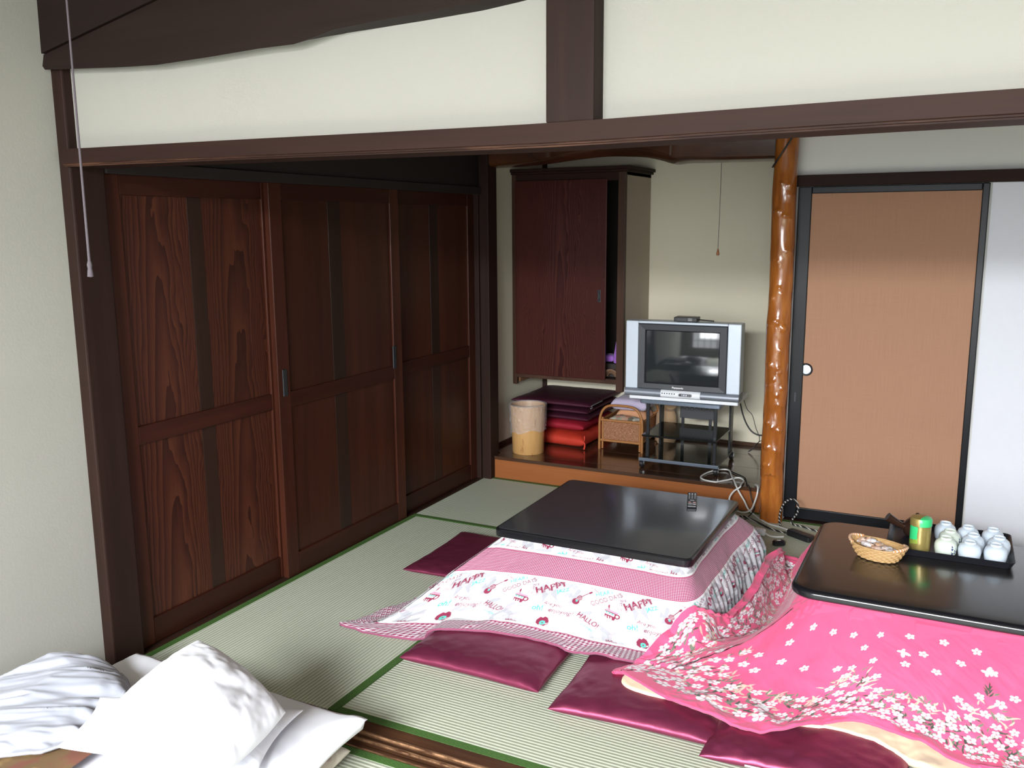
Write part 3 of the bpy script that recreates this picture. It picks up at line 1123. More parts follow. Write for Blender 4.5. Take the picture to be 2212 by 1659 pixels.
class Canvas:
    def __init__(self, w, h, s, color, wrap=True):
        self.s, self.w, self.h, self.wrap = s, w, h, wrap
        self.W, self.H = int(round(w * s)), int(round(h * s))
        self.a = np.empty((self.W, self.H, 4), np.float32)
        self.a[:] = tuple(color) + (1,)

    def _mask(self, poly, color, alpha=1.0):
        p = np.asarray(poly) * self.s
        x0, y0 = np.floor(p.min(0)).astype(int) - 1
        x1, y1 = np.ceil(p.max(0)).astype(int) + 1
        y0, y1 = max(y0, 0), min(y1, self.H)
        if y1 <= y0 or x1 - x0 > self.W * 2:
            return
        gx, gy = np.meshgrid(np.arange(x0, x1) + 0.5, np.arange(y0, y1) + 0.5, indexing='ij')
        ins = np.zeros(gx.shape, bool)
        n = len(p)
        for i in range(n):
            a, b = p[i], p[(i + 1) % n]
            if a[1] == b[1]:
                continue
            c = ((a[1] > gy) != (b[1] > gy)) & (gx < (b[0] - a[0]) * (gy - a[1]) / (b[1] - a[1]) + a[0])
            ins ^= c
        ix = np.arange(x0, x1)
        if self.wrap:
            ix = ix % self.W
        else:
            ok = (ix >= 0) & (ix < self.W)
            ix, ins = ix[ok], ins[ok]
        if len(ix) == 0:
            return
        sub = self.a[ix, y0:y1]
        m = ins[..., None] * alpha
        sub[..., :3] = sub[..., :3] * (1 - m) + np.array(color, np.float32) * m
        self.a[ix, y0:y1] = sub

    def poly(self, pts, color, alpha=1.0):
        self._mask(pts, color, alpha)

    def disc(self, c, rx, ry, color, ang=0.0, n=18, alpha=1.0):
        t = np.linspace(0, 2 * PI, n, endpoint=False)
        x, y = rx * np.cos(t), ry * np.sin(t)
        ca, sa = math.cos(ang), math.sin(ang)
        self._mask(np.stack([c[0] + x * ca - y * sa, c[1] + x * sa + y * ca], -1), color, alpha)

    def line(self, pts, w, color, alpha=1.0):
        pts = np.asarray(pts, float)
        for a, b in zip(pts[:-1], pts[1:]):
            d = b - a
            L = np.hypot(*d)
            if L < 1e-6:
                continue
            nrm = np.array([-d[1], d[0]]) / L * w / 2
            e = d / L * w * 0.3
            self._mask([a + nrm - e, b + nrm + e, b - nrm + e, a - nrm - e], color, alpha)

    def text(self, body, p0, p1, color, bold=0.0, hscale=1.0, jitter=0.0, alpha=1.0, slant=0.0):
        """lettering whose baseline runs from p0 to p1 (cloth coordinates, second axis pointing to the hem)"""
        T = text_tris(body, bold)
        if not len(T):
            return
        x0, x1 = T[..., 0].min(), T[..., 0].max()
        p0, p1 = np.asarray(p0, float), np.asarray(p1, float)
        d = p1 - p0
        k = np.hypot(*d) / (x1 - x0)
        ex = d / np.hypot(*d)
        ey = np.array([ex[1], -ex[0]])
        for t in T:
            q = (t - np.array([x0, 0])) * k
            q[:, 0] += q[:, 1] * slant
            if jitter:
                q[:, 1] += jitter * math.sin(t[:, 0].mean() * 7.3)
            self._mask(p0 + q[:, :1] * ex + q[:, 1:] * hscale * ey, color, alpha)

    def sample(self, u, v):
        x = u * self.s - 0.5
        y = np.clip(v * self.s - 0.5, 0, self.H - 1.001)
        x0 = np.floor(x).astype(int)
        fx = (x - x0)[..., None]
        y0 = y.astype(int)
        fy = (y - y0)[..., None]
        a, b = x0 % self.W, (x0 + 1) % self.W
        A = self.a
        return (A[a, y0] * (1 - fx) + A[b, y0] * fx) * (1 - fy) + (A[a, y0 + 1] * (1 - fx) + A[b, y0 + 1] * fx) * fy


DPK = (0.20, 0.010, 0.045)
LPK = (0.50, 0.24, 0.33)
TEAL = (0.07, 0.42, 0.35)
WHT = (0.60, 0.60, 0.62)
GRY = (0.32, 0.32, 0.345)


def letter_tile():
    """one repeat of the lettered quilt print, 0.30 m wide"""
    per = 0.375
    c = Canvas(per, 0.36, 1200, WHT)

    def q(x, y):
        return ((x - 1190) / 2000.0, (y - (335 + 0.165 * (x - 1190))) / 2250.0)

    def qs(pts):
        return [q(*p) for p in pts]
    # big pale letters in the ground
    for s, a, b in (('A', (1000, 560), (1150, 560)), ('D', (1420, 560), (1560, 540)), ('S', (1720, 640), (1840, 560)), ('M', (1500, 700), (1700, 660)), ('C', (1650, 900), (1790, 840)),
                    ('R', (1190, 860), (1330, 800)), ('E', (1330, 980), (1480, 960)), ('t', (1840, 860), (1960, 760)), ('O', (1270, 1020), (1420, 940))):
        c.text(s, q(*a), q(*b), GRY, 0.03, 1.0, 0, 0.75)
    r = random.Random(3)
    # pink scribbled lines
    for cx, cy, n in ((1760, 740, 9), (1420, 860, 6), (1300, 760, 5), (1690, 985, 6)):
        for i in range(n):
            y = cy + i * 11
            pts = [(cx - 60 + k * 10 + r.uniform(-2, 2), y + r.uniform(-3, 3) - 0.35 * k * 6) for k in range(13)]
            c.line(qs(pts), 0.0009, LPK, 0.55)
    c.text('HEART', q(1210, 462), q(1345, 408), TEAL, 0.02, 1.15)
    c.text('GOOD DAYS', q(1192, 572), q(1425, 438), DPK, 0.004, 1.3)
    c.text('TAKE', q(1395, 502), q(1460, 492), DPK, 0.0, 1.1, alpha=0.85)
    c.text('IT', q(1410, 545), q(1440, 540), DPK, 0.0, 1.1, alpha=0.85)
    c.text('EASY', q(1395, 590), q(1478, 622), DPK, 0.0, 1.1, alpha=0.8)
    c.text('HAPPY', q(1468, 592), q(1702, 488), DPK, 0.035, 1.05, 0.004)
    c.text('JAZZ', q(1630, 580), q(1730, 545), TEAL, 0.03, 1.0)
    c.text('Duke Ellington', q(1120, 348), q(1215, 420), DPK, 0.01, 1.3)
    c.text('oh!', q(1486, 787), q(1570, 792), TEAL, 0.03, 1.15)
    c.text('Are you', q(1555, 712), q(1702, 752), DPK, 0.002, 1.1, slant=0.25)
    c.text('enjoying?', q(1612, 800), q(1805, 838), DPK, 0.002, 1.1, slant=0.25)
    c.text('HALLO!', q(1086, 702), q(1256, 818), DPK, 0.02, 1.25, 0.001)
    c.text('NEW YORK', q(1120, 782), q(1226, 860), TEAL, 0.01, 1.1)
    c.text('Who', q(1345, 955), q(1432, 972), DPK, 0.03, 1.0)
    # cup with a spoon
    c.poly(qs([(1302, 596), (1408, 640), (1382, 708), (1362, 702), (1352, 690), (1330, 690), (1306, 668)]), DPK)
    c.poly(qs([(1294, 590), (1318, 580), (1414, 622), (1410, 642)]), LPK)
    c.poly(qs([(1303, 606), (1403, 648), (1394, 672), (1306, 636)]), WHT)
    for k in range(4):
        x = 1304 + 24 * k
        c.poly(qs([(x, 607 + 10 * k), (x + 24, 617 + 10 * k), (x + 12, 634 + 10 * k)]), TEAL)
    for k in range(3):
        c.poly(qs([(1312 + 20 * k, 655 + 8 * k), (1320 + 20 * k, 658 + 8 * k), (1326 + 20 * k, 690 + 6 * k), (1318 + 20 * k, 688 + 6 * k)]), WHT)
    c.disc(q(1404, 664), 0.01188, 0.01188, DPK)
    c.disc(q(1404, 664), 0.00562, 0.00617, WHT)
    c.line(qs([(1330, 548), (1334, 594)]), 0.0026, DPK)
    c.disc(q(1329, 556), 0.00375, 0.00950, DPK)
    # guitar
    c.disc(q(1806, 662), 0.01562, 0.01615, DPK)
    c.disc(q(1830, 622), 0.01188, 0.01330, DPK)
    for k in range(4):
        c.line(qs([(1800 + 6 * k, 640 - 13 * k), (1858 + 4 * k, 652 - 13 * k)]), 0.0016, WHT)
    c.disc(q(1812, 655), 0.00450, 0.00570, TEAL)
    c.line(qs([(1842, 606), (1896, 556)]), 0.0036, DPK)
    c.poly(qs([(1888, 552), (1912, 532), (1924, 548), (1904, 568)]), DPK)
    # record player
    c.poly(qs([(1560, 915), (1574, 868), (1598, 880), (1612, 862), (1636, 880), (1650, 912), (1658, 950), (1634, 985), (1590, 975), (1566, 950)]), DPK)
    c.line(qs([(1566, 892), (1590, 850), (1630, 846), (1640, 872)]), 0.003, LPK)
    for k in range(5):
        c.line(qs([(1590 + 12 * k, 985 - 6 * k), (1610 + 13 * k, 955 - 5 * k)]), 0.0015, WHT)
    c.disc(q(1612, 943), 0.01063, 0.01235, TEAL)
    c.disc(q(1612, 943), 0.00313, 0.00380, DPK)
    return c


Q1L = 0.56
GV0, GV1, HV = 0.105, 0.320, 0.810


def quilt1_material():
    t = NT('lettered_quilt_print')
    at = t.n('ShaderNodeAttribute', attribute_name='cloth')
    u, v, vf = t.sep(at.outputs['Vector'])
    pc = t.n('ShaderNodeAttribute', attribute_name='print').outputs['Color']

    def check(p):
        a = t.math('GREATER_THAN', t.math('FRACT', t.math('DIVIDE', u, p)), 0.5)
        b = t.math('GREATER_THAN', t.math('FRACT', t.math('DIVIDE', v, p)), 0.5)
        return a, b
    a, b = check(0.0078)
    ging = t.ramp(t.math('MULTIPLY', t.math('ADD', a, b), 0.5), [(0.0, (0.54, 0.40, 0.45)), (0.5, (0.34, 0.085, 0.165)), (1.0, (0.20, 0.016, 0.070))])
    a, b = check(0.0150)
    tw = t.math('GREATER_THAN', t.math('FRACT', t.math('DIVIDE', t.math('ADD', u, v), 0.0075)), 0.5)
    s = t.math('ADD', a, b)
    both = t.math('GREATER_THAN', s, 1.5)
    one = t.math('MULTIPLY', t.math('GREATER_THAN', s, 0.5), t.math('LESS_THAN', s, 1.5))
    hf = t.math('ADD', both, t.math('MULTIPLY', one, tw))
    hound = t.mix(hf, (0.56, 0.49, 0.53, 1), (0.22, 0.016, 0.065, 1))
    ing = t.math('MULTIPLY', t.math('GREATER_THAN', vf, GV0), t.math('LESS_THAN', vf, GV1))
    inh = t.math('GREATER_THAN', vf, HV)

    def stripe(c, w):
        return t.math('LESS_THAN', t.math('ABSOLUTE', t.math('SUBTRACT', vf, c)), w)
    c = t.mix(ing, pc, ging)
    c = t.mix(inh, c, hound)
    c = t.mix(t.math('GREATER_THAN', vf, 0.999), c, (0.26, 0.06, 0.12, 1))
    for cc in (GV0 - 0.008, GV1 + 0.012, HV - 0.014):
        c = t.mix(stripe(cc, 0.011), c, (0.62, 0.62, 0.62, 1))
    for cc in (GV0 + 0.006, GV1 - 0.003, HV + 0.002):
        c = t.mix(stripe(cc, 0.004), c, (0.30, 0.03, 0.10, 1))
    wv = t.noise(t.obj(), 420.0, 2.0)
    t.set(c, 0.82, Sheen_Weight=0.15)
    t.bump(wv, 0.10, 0.001)
    return t.m


def St(n, *p):
    return (n, list(p))


# --- cream under-quilt of the floral table (its edge shows below the hem)
und = [St(60, (-0.40, 3.06, .335), (-0.54, 2.95, .18), (-0.77, 2.83, .05), (-0.955, 2.700, .020)),
       St(60, (-0.36, 3.02, .335), (-0.43, 2.90, .18), (-0.56, 2.79, .07), (-0.70, 2.640, .062)),
       St(60, (-0.25, 3.01, .335), (-0.29, 2.89, .18), (-0.35, 2.78, .08), (-0.41, 2.660, .060)),
       St(40, (-0.15, 3.01, .335), (-0.18, 2.90, .18), (-0.23, 2.80, .08), (-0.27, 2.690, .060)),
       St(40, (-0.05, 3.01, .335), (-0.07, 2.88, .18), (-0.10, 2.80, .08), (-0.13, 2.680, .060)),
       St(40, (0.10, 3.01, .335), (0.10, 2.88, .18), (0.08, 2.77, .08), (0.04, 2.600, .055)),
       St(40, (0.30, 3.01, .335), (0.29, 2.88, .18), (0.28, 2.72, .07), (0.26, 2.520, .050)),
       St(20, (0.55, 3.05, .335), (0.62, 2.90, .18), (0.72, 2.74, .06), (0.80, 2.540, .020)),
       St(16, (0.56, 3.40, .335), (0.65, 3.40, .18), (0.78, 3.40, .05), (0.90, 3.400, .012)),
       St(16, (0.55, 3.72, .335), (0.62, 3.85, .18), (0.72, 3.98, .05), (0.80, 4.080, .012)),
       St(16, (0.10, 3.73, .335), (0.10, 3.85, .18), (0.10, 3.98, .05), (0.10, 4.080, .012)),
       St(16, (-0.42, 3.73, .335), (-0.48, 3.83, .18), (-0.53, 3.92, .05), (-0.57, 3.980, .012)),
       St(24, (-0.435, 3.40, .335), (-0.50, 3.43, .14), (-0.55, 3.45, .04), (-0.585, 3.47, .012)),
       St(30, (-0.43, 3.12, .335), (-0.53, 3.12, .14), (-0.64, 3.12, .05), (-0.74, 3.12, .05))]
P, uu, vf = loft(und, 60)
X, Y = P[..., 0], P[..., 1]
P[..., 2] += (fnoise(X * 16, Y * 16, 4) - 0.5) * 0.022 * (vf[None] > 0.55) * vf[None]
P = drape(P, 0.006)
hm_add(P)
uq = quilt_mesh('lining', P, uu, vf, M_CREAM, None, hem=0.022)  # separate under-quilt, held as a child of the pink quilt
uq['label'] = 'cream under-quilt whose edge shows below the hem'

# --- lettered quilt on the far table
q1 = [St(30, (-1.615, 3.095, .350), (-1.780, 2.955, .215), (-1.985, 2.800, .045), (-2.155, 2.700, .012)),
      St(110, (-1.60, 3.095, .350), (-1.755, 2.955, .215), (-1.935, 2.805, .045), (-2.085, 2.700, .012)),
      St(110, (-1.56, 3.095, .350), (-1.66, 2.965, .215), (-1.74, 2.860, .075), (-1.81, 2.735, .014)),
      St(140, (-1.44, 3.095, .350), (-1.48, 2.985, .215), (-1.53, 2.900, .095), (-1.57, 2.800, .070)),
      St(140, (-1.24, 3.095, .350), (-1.27, 2.995, .215), (-1.29, 2.920, .095), (-1.325, 2.830, .070)),
      St(140, (-1.04, 3.095, .350), (-1.04, 2.990, .210), (-1.03, 2.920, .085), (-1.02, 2.825, .060)),
      St(120, (-0.865, 3.100, .350), (-0.800, 3.010, .210), (-0.745, 2.945, .075), (-0.700, 2.890, .040)),
      St(120, (-0.860, 3.28, .350), (-0.770, 3.27, .225), (-0.735, 3.27, .090), (-0.715, 3.27, .012)),
      St(110, (-0.860, 3.56, .350), (-0.770, 3.57, .225), (-0.735, 3.58, .090), (-0.712, 3.58, .012)),
      St(60, (-0.865, 3.830, .350), (-0.765, 3.915, .245), (-0.730, 3.97, .090), (-0.715, 4.00, .012)),
      St(30, (-1.05, 3.835, .350), (-1.05, 3.94, .200), (-1.05, 4.02, .060), (-1.05, 4.080, .012)),
      St(30, (-1.40, 3.835, .350), (-1.42, 3.94, .200), (-1.44, 4.02, .060), (-1.46, 4.080, .012)),
      St(50, (-1.610, 3.830, .350), (-1.73, 3.93, .200), (-1.82, 4.00, .060), (-1.90, 4.050, .012)),
      St(70, (-1.615, 3.60, .350), (-1.720, 3.59, .215), (-1.800, 3.58, .090), (-1.880, 3.570, .060)),
      St(70, (-1.615, 3.36, .350), (-1.730, 3.33, .215), (-1.830, 3.30, .090), (-1.930, 3.280, .060)),
      St(90, (-1.615, 3.17, .350), (-1.760, 3.08, .215), (-1.900, 2.99, .070), (-2.040, 2.960, .020)),
      St(30, (-1.615, 3.12, .350), (-1.785, 2.985, .215), (-1.985, 2.840, .045), (-2.135, 2.760, .012))]
P, uu, vf = loft(q1, 285)
N = normals(P)
V = vf[None]
U = uu[:, None]
sag = np.sin(PI * np.clip(V / 0.9, 0, 1))
amp = 0.004 + 0.010 * V ** 2
W = (fnoise(U * 7, V * 2.2, 11) - 0.5) * 2.2 * amp + (fnoise(U * 22 + V * 6, V * 7, 12) - 0.5) * 1.1 * amp
# pleats hanging on the side toward the floral table
cx = P[..., 0]
side = np.clip((cx + 0.86) / 0.08, 0, 1) * np.clip((P[..., 1] - 3.0) / 0.15, 0, 1) * np.clip((4.05 - P[..., 1]) / 0.1, 0, 1)
W = W + side * (np.abs(np.sin(U * 62 + 2.0 * fnoise(U * 9, V * 1.5, 13))) - 0.5) * 0.017 * np.clip((V - 0.30) / 0.3, 0, 1)
hemw = np.clip((V - 0.78) / 0.2, 0, 1)
W = W + hemw * (fnoise(U * 11, V * 3, 15) - 0.45) * 0.036
P = P - N * (W * np.clip(V / 0.10, 0, 1))[..., None] * np.where(N[..., 2:3] > 0, -1, 1)
P[..., 2] = np.maximum(P[..., 2], 0.006)
P = drape(P, 0.010)
tile = letter_tile()
c1 = tile.sample(U + 0.03 + 0 * V, np.clip((V - GV1) * Q1L, 0, 0.355) + 0 * U)
strip = (V < GV0) & (U > -1)
c1 = np.where(strip[..., None], tile.sample(U + 0.03 + 0 * V, 0.12 + V * Q1L + 0 * U), c1)
fb = (side > 0.5)
c1 = np.where(fb[..., None], c1 * np.array([0.98, 0.98, 1.0, 1]), c1)
quilt1 = quilt_mesh('quilt', P, uu, vf, quilt1_material(), c1, Q1L)
tag(quilt1, 'white and pink quilt printed with lettering, cups and guitars over the far table', 'quilt')
hm_add(P)

# --- pink floral quilt on the near table
q2 = [St(26, (-0.400, 3.06, .350), (-0.560, 2.940, .205), (-0.800, 2.820, .085), (-1.000, 2.725, .030)),
      St(60, (-0.395, 3.055, .350), (-0.545, 2.925, .205), (-0.775, 2.800, .085), (-0.955, 2.722, .030)),
      St(150, (-0.36, 3.02, .350), (-0.46, 2.885, .205), (-0.62, 2.760, .095), (-0.74, 2.618, .070)),
      St(130, (-0.27, 3.005, .350), (-0.33, 2.870, .210), (-0.41, 2.735, .105), (-0.46, 2.575, .070)),
      St(70, (-0.19, 3.005, .350), (-0.23, 2.875, .210), (-0.29, 2.775, .110), (-0.325, 2.665, .080)),
      St(90, (-0.12, 3.005, .350), (-0.14, 2.875, .210), (-0.18, 2.800, .105), (-0.21, 2.755, .080)),
      St(110, (0.00, 3.005, .350), (-0.01, 2.870, .210), (-0.03, 2.780, .105), (-0.05, 2.725, .080)),
      St(120, (0.13, 3.005, .350), (0.13, 2.860, .210), (0.12, 2.760, .100), (0.11, 2.665, .065)),
      St(60, (0.32, 3.005, .350), (0.33, 2.860, .205), (0.33, 2.740, .090), (0.33, 2.630, .055)),
      St(30, (0.56, 3.05, .350), (0.63, 2.890, .200), (0.74, 2.750, .070), (0.83, 2.620, .020)),
      St(16, (0.57, 3.40, .350), (0.67, 3.400, .200), (0.80, 3.400, .060), (0.93, 3.400, .015)),
      St(16, (0.56, 3.72, .350), (0.63, 3.860, .200), (0.74, 4.000, .060), (0.83, 4.120, .015)),
      St(30, (0.10, 3.735, .350), (0.10, 3.860, .200), (0.10, 4.000, .060), (0.10, 4.120, .015)),
      St(60, (-0.42, 3.735, .350), (-0.505, 3.860, .190), (-0.555, 3.950, .070), (-0.600, 4.000, .100)),
      St(60, (-0.435, 3.68, .350), (-0.515, 3.740, .200), (-0.580, 3.770, .075), (-0.655, 3.870, .190)),
      St(60, (-0.438, 3.52, .350), (-0.525, 3.550, .170), (-0.595, 3.560, .065), (-0.678, 3.610, .215)),
      St(60, (-0.438, 3.34, .350), (-0.530, 3.350, .160), (-0.605, 3.350, .070), (-0.690, 3.350, .175)),
      St(70, (-0.437, 3.22, .350), (-0.545, 3.200, .150), (-0.640, 3.160, .090), (-0.760, 3.070, .140)),
      St(70, (-0.430, 3.13, .350), (-0.560, 3.070, .160), (-0.715, 3.000, .120), (-0.875, 2.940, .150)),
      St(70, (-0.412, 3.08, .350), (-0.570, 2.990, .190), (-0.780, 2.900, .100), (-0.935, 2.840, .080)),
      St(30, (-0.405, 3.07, .350), (-0.565, 2.960, .200), (-0.800, 2.850, .090), (-0.978, 2.765, .040))]
P, uu, vf = loft(q2, 330)
N = normals(P)
V = vf[None]
U = uu[:, None]
amp = 0.003 + 0.012 * V ** 1.5
W = (fnoise(U * 6, V * 2.0, 31) - 0.5) * 2.0 * amp + (fnoise(U * 19 - V * 9, V * 6, 32) - 0.5) * 1.2 * amp
# folds running slantwise over the flap and along the hem
fl_ = np.clip((-0.45 - P[..., 0]) / 0.25, 0, 1) * np.clip((3.35 - P[..., 1]) / 0.2, 0, 1)
fold = np.abs(fnoise(P[..., 0] * 3.0 + P[..., 1] * 12, P[..., 0] * 9 - P[..., 1] * 3, 33) - 0.5) * 2
W = W + fl_ * (0.5 - fold) * 0.026 * V
hemw = np.clip((V - 0.70) / 0.25, 0, 1)
f2 = np.abs(fnoise(U * 5.0, V * 5.0, 35) - 0.5) * 2
W = W + hemw * (0.4 - f2) * 0.042 + hemw * (fnoise(U * 16, V * 8, 36) - 0.5) * 0.018
up_ = np.exp(-((P[..., 0] - 0.16) / 0.14) ** 2) * np.clip((3.05 - P[..., 1]) / 0.1, 0, 1)
W = W + up_ * (np.abs(np.sin(U * 19 + V * 2.3)) - 0.6) * 0.014 * np.clip((V - 0.15) / 0.4, 0, 1)
P = P - N * (W * np.clip(V / 0.10, 0, 1))[..., None] * np.where(N[..., 2:3] > 0, -1, 1)
P[..., 2] = np.maximum(P[..., 2], 0.008)
P = drape(P, 0.010)

Q2L = 0.60
PINK = (0.60, 0.070, 0.170)


def floral_canvas(width):
    c = Canvas(width, Q2L, 1000, PINK, wrap=False)
    r = random.Random(11)
    dark, mid, pale = (0.040, 0.050, 0.036), (0.120, 0.145, 0.100), (0.46, 0.38, 0.30)
    white = (0.66, 0.645, 0.665)

    def leaf(x, y, a, L, w, col):
        d = np.array([math.cos(a), -math.sin(a)])
        n = np.array([-d[1], d[0]])
        p = np.array([x, y])
        bend = n * L * 0.12 * r.choice((-1, 1))
        c.poly([p, p + d * L * 0.35 + n * w + bend * 0.7, p + d * L * 0.7 + n * w * 0.7 + bend, p + d * L + bend * 0.6,
                p + d * L * 0.7 - n * w * 0.7 + bend, p + d * L * 0.35 - n * w + bend * 0.7], col)

    def flower(x, y, R, a0=None):
        a0 = r.uniform(0, 2 * PI) if a0 is None else a0
        sq = r.uniform(0.78, 1.0)
        for k in range(5):
            a = a0 + k * 2 * PI / 5
            q = (x + math.cos(a) * R * 0.58, y + math.sin(a) * R * 0.58 * sq)
            c.disc(q, R * 0.46, R * 0.33, white, a, 12)
        c.disc((x, y), R * 0.13, R * 0.13, (0.45, 0.16, 0.20), 0, 8)
        for k in range(5):
            a = a0 + (k + 0.5) * 2 * PI / 5
            c.line([(x, y), (x + math.cos(a) * R * 0.75, y + math.sin(a) * R * 0.75 * sq)], R * 0.11, (0.36, 0.07, 0.13))

    def butterfly(x, y, a, s):
        for da, L, w in ((0.5, 1.0, 0.42), (-0.5, 1.0, 0.42), (2.3, 0.62, 0.34), (-2.3, 0.62, 0.34)):
            c.disc((x + math.cos(a + da) * s * 0.55 * L, y + math.sin(a + da) * s * 0.55 * L), s * 0.55 * L, s * w * 0.6, white, a + da, 14)
        c.line([(x - math.cos(a) * s * 0.3, y - math.sin(a) * s * 0.3), (x + math.cos(a) * s * 0.4, y + math.sin(a) * s * 0.4)], 0.002, (0.35, 0.65, 0.55))

    def sprig(x, y, a, n, col):
        for k in range(n):
            d = k * 0.011
            px, py = x + math.cos(a) * d, y - math.sin(a) * d
            leaf(px, py, a + 0.55 + r.uniform(-.15, .15), 0.030, 0.0032, col)
            leaf(px, py, a - 0.55 + r.uniform(-.15, .15), 0.030, 0.0032, col)
        leaf(x + math.cos(a) * n * 0.011, y - math.sin(a) * n * 0.011, a, 0.030, 0.003, col)

    def bush(u):
        return 0.150 + 0.150 * max(0.0, math.sin(u * 2 * PI / 0.40 + 0.3)) ** 2
    # sprigs and leaves
    n = int(width * 520)
    for i in range(n):
        u = r.uniform(0, width)
        h = r.uniform(0.03, 1.0) * (bush(u) + 0.02)
        y = Q2L - 0.03 - h
        col = r.choice((dark, mid, mid, dark, pale) if h < bush(u) * 0.75 else (pale, pale, mid))
        leaf(u, y, r.uniform(0.1, PI - 0.1), r.uniform(0.022, 0.042), r.uniform(0.0025, 0.0045), col)
    for i in range(int(width * 9)):
        u = r.uniform(0, width)
        sprig(u, Q2L - 0.03 - bush(u) * r.uniform(0.75, 1.02), PI / 2 + r.uniform(-.6, .6), r.choice((2, 3, 3)), r.choice((pale, pale, mid, dark)))
    pts = []
    for i in range(int(width * 2600)):
        u = r.uniform(0.0, width)
        h = r.uniform(0, 1) ** 0.9 * bush(u)
        y = Q2L - 0.042 - h
        d = 0.0255 + 0.013 * (h / bush(u))
        if all((u - a) ** 2 + (y - b) ** 2 > d * d for a, b in pts):
            pts.append((u, y))
    for u, y in pts:
        flower(u, y, r.uniform(0.0135, 0.0180))
    # single flowers on the plain ground
    for k in range(int(width / 0.105)):
        for row, yy in enumerate((0.115, 0.185, 0.262, 0.335)):
            u = 0.105 * (k + 0.5 * (row % 2)) + r.uniform(-.015, .015)
            y = yy + r.uniform(-.012, .012)
            if r.random() < (0.72, 0.7, 0.8, 0.6)[row] and Q2L - y > bush(u) + 0.07:
                flower(u, y, 0.0155)
    for u, y, a in ((0.62, 0.20, 0.9), (0.87, 0.19, -0.7), (0.30, 0.47, 1.6), (1.25, 0.16, 0.4), (0.78, 0.42, 1.0)):
        butterfly(u, y, a, 0.026)
    return c


fc = floral_canvas(float(uu[-1]) + 0.02)
c2 = fc.sample(U + 0 * V, V * Q2L + 0 * U)


def quilt2_material():
    t = NT('pink_floral_print')
    pc = t.n('ShaderNodeAttribute', attribute_name='print').outputs['Color']
    o = t.obj()
    n1 = t.noise(o, 5.0, 3.0)
    wv = t.noise(o, 450.0, 2.0)
    hsv = t.n('ShaderNodeHueSaturation')
    t.l(pc, hsv.inputs['Color'])
    t.l(t.math('ADD', 0.94, t.math('MULTIPLY', n1, 0.12)), hsv.inputs['Value'])
    t.set(hsv.outputs[0], 0.78, Sheen_Weight=0.2)
    t.bump(t.math('ADD', wv, t.math('MULTIPLY', t.noise(o, 45.0, 3.0), 3.0)), 0.16, 0.002)
    return t.m


quilt2 = quilt_mesh('quilt', P, uu, vf, quilt2_material(), c2, Q2L)
uq.parent = quilt2
tag(quilt2, 'bright pink quilt with white blossoms and butterflies over the near table', 'quilt')


# ------------------------------------------------------------------ the two low tables
def rrect(hx, hy, r, n=8):
    p = []
    for cx_, cy_, a0 in ((hx - r, hy - r, 0), (-hx + r, hy - r, PI / 2), (-hx + r, -hy + r, PI), (hx - r, -hy + r, 3 * PI / 2)):
        for i in range(n + 1):
            a = a0 + PI / 2 * i / n
            p.append((cx_ + r * math.cos(a), cy_ + r * math.sin(a)))
    return p


def slab(hx, hy, r, zs_ins, n=8, mats=None):
    """stack of rounded rectangles: [(z, inset)], capped"""
    mb = MB()
    rings = []
    for z, ins in zs_ins:
        rings.append([(x, y, z) for x, y in rrect(hx - ins, hy - ins, max(r - ins, 0.003), n)])
    k = len(rings[0])
    for R in rings:
        mb.v += R
    for a in range(len(rings) - 1):
        for i in range(k):
            j = (i + 1) % k
            mb.f.append((a * k + i, a * k + j, (a + 1) * k + j, (a + 1) * k + i))
            mb.mi.append(0)
    mb.f.append(tuple(range(k - 1, -1, -1)))
    mb.mi.append(0)
    mb.f.append(tuple((len(rings) - 1) * k + i for i in range(k)))
    mb.mi.append(1 if mats else 0)
    return mb


def speckle(name, a, b, rough, coat):
    t = NT(name)
    o = t.obj()
    n1 = t.noise(o, 420.0, 2.0, 0.7)
    n2 = t.noise(o, 3.0, 3.0)
    c = t.ramp(n1, [(0.40, a), (0.62, b)])
    t.set(t.mix(t.math('MULTIPLY', n2, 0.15), c, (0.05, 0.05, 0.055, 1)), rough, Coat_Weight=coat, Coat_Roughness=0.12)
    return t.m


M_T1TOP = speckle('grey_speckled_laminate', (0.028, 0.029, 0.033), (0.082, 0.084, 0.094), 0.24, 0.5)
M_T2TOP = speckle('dark_brown_laminate', (0.012, 0.009, 0.008), (0.016, 0.013, 0.011), 0.24, 0.3)
M_EDGE = plain('black_table_edge', (0.008, 0.008, 0.010), 0.2)


def low_table(label, cx_, cy_, hx, hy, r, top, rz, zz):
    t = thing('low_table', label, 'table', (cx_, cy_, 0), rz)
    obj('tabletop', slab(hx, hy, r, zz, 10, True), [M_EDGE, top], t, smooth=True, ang=30)
    fr = MB()
    for s in (-1, 1):
        fr.box(-hx + 0.08, hx - 0.08, s * (hy - 0.10) - 0.012, s * (hy - 0.10) + 0.012, 0.285, 0.343)
        fr.box(s * (hx - 0.10) - 0.012, s * (hx - 0.10) + 0.012, -hy + 0.08, hy - 0.08, 0.285, 0.343)
    obj('frame', fr, M_DARKWOOD_X, t, bevel=0.002)
    for sx in (-1, 1):
        for sy in (-1, 1):
            centred('leg', sx * (hx - 0.10) - 0.025, sx * (hx - 0.10) + 0.025, sy * (hy - 0.10) - 0.025, sy * (hy - 0.10) + 0.025, 0.0, 0.285, M_DARKWOOD, t, 0.003)
    return t


